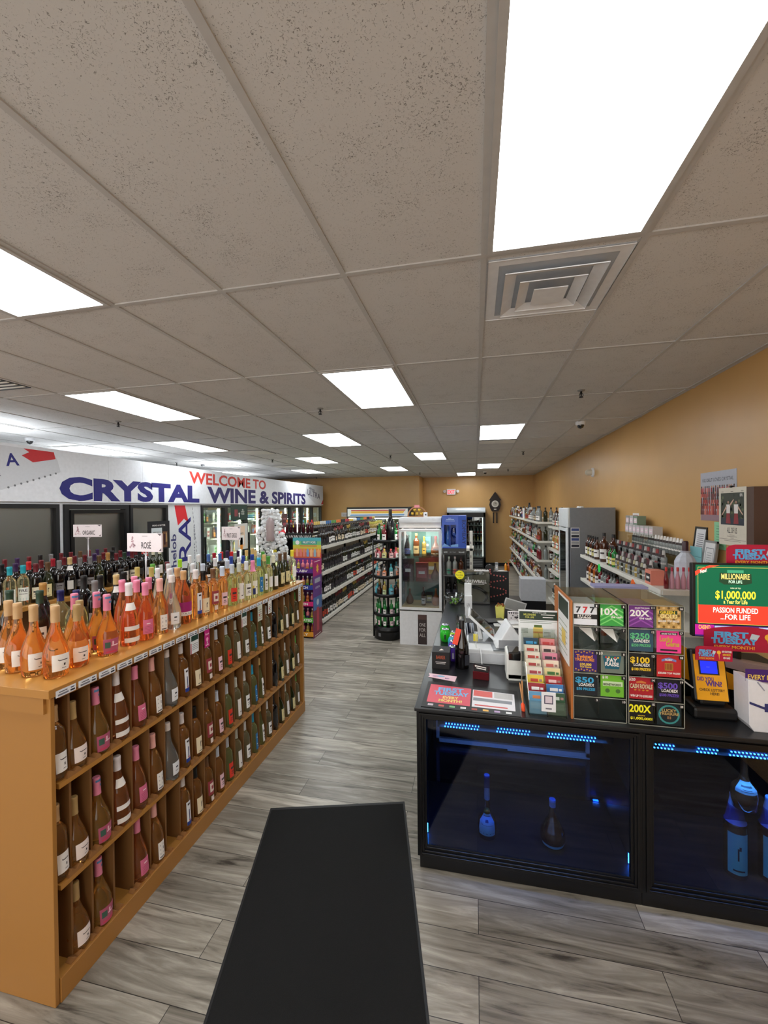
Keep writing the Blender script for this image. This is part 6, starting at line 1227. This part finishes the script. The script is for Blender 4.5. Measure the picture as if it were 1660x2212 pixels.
# ---------------------------------------------------------------- lottery screen and checker
t=thing('lottery_monitor','large flat lottery monitor with green MILLIONAIRE FOR LIFE advert on the counter','monitor',(1.195,2.64,1.34),-.0)
mw,mh=.445,.335
M().box(-.012,0,-.075,mw,.035,mh,BLKP).build('housing',t,bevel=.004); M().lathe([(.03,-.435),(.03,0)],BLKP,14).build('stand_pole',t,(mw*.5,.06,0)); M().box(mw*.5-.12,-.02,-.435,mw*.5+.12,.16,-.42,BLKP).build('stand_base',t)
def scr(c): return mat('screen_%d_%d_%d'%c,c,.4,emit=.85,var=0)
g=M(); g.T=FY(0,-.001,0)@Matrix.Diagonal((.71,1,1,1)); g.R(0.0,-.07,.6,-.005,scr((70,40,110))); g.R(0.0,-.062,.13,.0-.005,scr((176,30,140)),2); g.txt('CASINO',.065,-.03,.022,scr((250,190,60)),w=.08,L=3); g.R(.135,-.05,.275,-.01,scr((180,200,240)),2); g.txt('$11,773',.205,-.038,.018,scr((50,50,80)),w=.075,L=3); g.circ(.36,-.035,.06,scr((190,130,120)),2,14,.016); g.R(.43,-.05,.56,-.01,scr((180,200,240)),2); g.txt('$13,214',.5,-.038,.018,scr((50,50,80)),w=.075,L=3)
g.R(0.005,.0,.6,mh-.008,scr((0,92,62))); g.R(.02,.002,.6,.105,scr((238,62,44)),2)
for a in ((.02,.002,.0225,.315),(.0225,.3125,.6,.315),(.0225,.002,.6,.004)): g.R(*a,scr((200,190,90)),3)
g.P([(0.004,.265),(.0,.29),(.17,.335-.01),(.1,.335-.01)],scr((238,72,50)),4); g.txt('New!',.06,.284,.02,scr((255,240,230)),w=.045,L=5,rot=.2)
g.P([(.165,.235),(.17,.285),(.38,.28),(.385,.23),(.34,.22),(.2,.22)],scr((30,60,40)),3); g.txt('MILLIONAIRE',.275,.25,.03,scr((250,226,130)),w=.19,L=4,bold=.015); g.txt('FOR LIFE',.275,.228,.016,scr((210,250,220)),w=.09,L=4,bold=.015); g.R(.22,.284,.33,.3,scr((60,150,110)),3)
g.txt('WIN UP TO',.275,.197,.007,scr((240,240,200)),w=.07,L=3); g.txt('$1,000,000',.275,.143,.042,scr((255,226,60)),w=.27,L=3,bold=.02); g.txt('a Year for Life',.275,.115,.022,scr((250,230,110)),w=.16,L=3,bold=.02)
g.txt('PASSION FUNDED',.275,.065,.028,scr((255,250,245)),w=.3,L=3,bold=.015); g.txt('...FOR LIFE',.275,.028,.028,scr((255,250,245)),w=.2,L=3,bold=.015); g.build('screen',t)
def topper(name,label,x,y,z,w,h,shape,full,rz=0):
    t=thing(name,label,'sign',(x,y,z),rz); g=M(); g.T=FY(0,.004,0)
    if shape=='arc': P=[(0,0),(w,0),(w,h*.62)]+[(w*(1-.02-.96*i/12),h*(.62+.38*math.sin(PI*(i/12)*.75+.25*0+.1))) for i in range(12)]+[(0,h*.8)]
    else: P=[(0,0),(w,0),(w,h*.8),(w*.97,h*.93),(w*.9,h),(w*.1,h),(w*.03,h*.93),(0,h*.8)]
    g.extr(P,.004,mat('topper_red',(186,26,66),.35)); g.T=FY(0,-.001,0)
    s=h; u=w if full<2 else w*.5
    g.txt('FIRST',u*.27 if full else w*.27,h*.55,h*.22,(96,180,236),w=(u*.34),L=2,bold=.05); g.txt('TUESDAY',u*.3,h*.3,h*.22,(96,180,236),w=u*.46,L=2,bold=.05); g.txt('EVERY MONTH!',u*.3,h*.1,h*.12,(250,176,60),w=u*.4,L=2,bold=.03)
    g.P([(u*.45,h*.52),(u*.52,h*.5),(u*.55,h*.68),(u*.47,h*.74)],(200,214,226),3)
    g.circ(u*.63,h*.62,h*.13,(250,190,60),2,10); g.P([(u*.62,h*.5),(u*.65,h*.5),(u*.64,h*.05)],(250,190,60),2)
    for i,(s_,c) in enumerate((('NEW SCRATCHERS',W_),('NEW PRIZES',(250,200,60)),('NEW GAMES',W_))): g.txt(s_,u*.84,h*(.62-.22*i),h*.13,c,w=u*.26*(1,.8,.7)[i],L=2,bold=.04)
    g.build('print',t); 
    return t
topper('red_topper','red FIRST TUESDAY topper board standing above the lottery monitor',1.38,2.70,1.66,.42,.115,'r',1)
topper('red_topper','wide arched red FIRST TUESDAY topper board under the lottery monitor',1.23,2.62,1.20,.48,.135,'arc',1)
o=topper('red_topper','small rounded red FIRST TUESDAY topper on the yellow ticket checker',1.10,2.425,1.205,.165,.072,'r',0)
t=thing('ticket_checker','yellow lottery ticket checker with a blue screen reading DID YOU WIN','lottery terminal',(1.115,2.44,Z))
YEL=mat('checker_yellow',(236,166,30),.35)
T=Matrix.Translation((0,0,.08))@Matrix.Rotation(-.22,4,'X')
b=M(); b.T=T; b.box(-.012,0,0,.152,.045,.26,BLKP); b.build('housing',t,bevel=.012)
b=M(); b.T=T; b.box(.0,-.006,.01,.14,.0,.235,YEL); b.T=T@FY(0,-.0065,0); b.R(.02,.135,.112,.21,(30,34,50),1); b.R(.028,.142,.104,.203,mat('blue_screen',(20,40,230),.3,emit=1.2,var=0),2); b.R(.055,.172,.07,.175,(120,140,230),3)
b.txt('DID YOU',.045,.105,.018,(90,50,130),w=.075,L=2,bold=.03); b.txt('WIN?',.08,.08,.024,(90,50,130),w=.075,L=2,bold=.04); b.txt('CHECK LOTTERY',.07,.055,.012,(50,40,30),w=.115,L=2); b.txt('HERE!',.08,.037,.012,(50,40,30),w=.04,L=2); b.R(.04,.218,.09,.224,(190,70,30),1); b.build('face_panel',t,rz=0)
b=M(); b.box(-.03,-.03,0,.17,.12,.06,BLKP); b.box(.01,.0,.06,.13,.08,.11,BLKP); b.build('base',t,bevel=.015)
# lottery terminal behind: black body with yellow wings
t=thing('lottery_terminal','big black lottery terminal with yellow side wings behind the ticket checker','lottery terminal',(1.04,2.66,Z))
M().box(.0,.03,0,.62,.27,.2,BLKP).build('body',t,bevel=.02); b=M(); b.T=FY(0,.02,0); b.extr([(.03,.15),(.1,.30),(.15,.27),(.15,.1),(.09,.12)],.02,YEL); b.build('side_wing',t); b=M(); b.T=FY(0,-.02,0); b.extr([(.19,.13),(.26,.195),(.48,.10),(.44,.075),(.3,.09),(.28,.02),(.2,.02)],.03,YEL); b.build('side_wing',t)
b=M(); b.T=FY(.0,.03,0)@Matrix.Rotation(-.0,4,'Z'); b.extr([(.24,.22),(.50,.16),(.56,.19),(.56,.21),(.3,.25)],.08,mat('clear_grey_tray',(150,130,134),.3)); b.build('paper_tray',t)
m=M().tube([(1.02,2.5,1.12),(1.06,2.46,1.08),(1.10,2.45,1.05)],.004,PWH,6); m.tube([(1.0,2.6,1.3),(1.06,2.62,1.22),(1.08,2.66,1.1)],.008,BLKP,8); tag(m.build('cable'),'cables running between the ticket dispensers and the lottery terminal','cable')
t=thing('white_carton','white carton with navy stripe and purple EVERY DAY card at the right edge','box',(1.285,2.33,Z))
m=M(); m.T=FY(0,.12,0); m.extr([(.0,.03),(.02,0),(.2,0),(.2,.2),(.03,.245),(-.005,.25)],.12,ink((226,226,232))); m.build('carton',t,bevel=.002)
g=M(); g.T=FY(0,-.001,0); g.P([(.0,.145),(.07,.12),(.2,.115),(.2,.105),(.07,.108),(.0,.133)],(50,54,110)); g.R(.062,.1,.1,.14,(50,54,110),2); g.P([(.03,.24),(.06,.2),(.064,.203),(.036,.243)],(150,154,170)); g.build('stripe_print',t)
g=M(); g.T=FY(0,.02,.235); g.box(-.005,0,-.002,.2,.06,.0,ink((66,30,110))); g.txt('EVERY DAY',.07,.012,.022,(240,206,90),w=.13); g.build('purple_card',t)

# ---------------------------------------------------------------- black floor mat
mt=thing('floor_mat','long black entrance mat lying at an angle on the grey plank floor','mat',(0,0,0))
A=Vector((-.485,2.78)); B=Vector((-1.352,2.54)); dv=Vector((.297,-1.183)).normalized(); dl=Vector((.302,-1.125)).normalized(); Ln=1.9
C1=A+dv*Ln; C2=B+dl*Ln
RB=mat('mat_rubber',(20,20,22),.5); CP=mat('mat_carpet',(11,11,12),.95,var=.35,scale=260,bump=.6)
m=M().extr([tuple(C2),tuple(C1),tuple(A),tuple(B)],.004,RB); m.build('rubber_border',mt,bevel=.002)
cen=(A+B+C1+C2)/4; q=[p+(cen-p).normalized()*.03 for p in (C2,C1,A,B)]
M().extr([tuple(p) for p in q],.0085,CP).build('carpet',mt)

# past 300 of a kind: the farthest ones become one object of kind stuff
def merge_rest(name,keep,label,cat):
    cam=Vector((0,0,2)); L=[o for o in S.objects if o.parent is None and o.get('category')==cat and o.type=='MESH']
    L.sort(key=lambda o:(o.location-cam).length); rest=[o for o in L[keep:]]
    if not rest: return
    m=M()
    for o in rest:
        for q in [o]+list(o.children):
            mw=Matrix.LocRotScale(o.location,o.rotation_euler,o.scale); me=q.data; b=len(m.v)
            m.v+=[tuple(mw@v.co) for v in me.vertices]
            idx=[m.k(x) for x in me.materials]
            for p_ in me.polygons: m.f.append(tuple(b+i for i in p_.vertices)); m.mi.append(idx[p_.material_index]); m.sm.append(p_.use_smooth)
        for c in list(o.children): bpy.data.objects.remove(c)
        bpy.data.objects.remove(o)
    o=m.build(name); tag(o,label,cat); o['kind']='stuff'
merge_rest('distant_wine_bottles',298,'farther dark wine bottles filling the far shelves of the white wine gondola','wine bottle')
merge_rest('distant_liquor_bottles',298,'farther mixed liquor bottles filling the far shelves of the spirits gondola','liquor bottle')
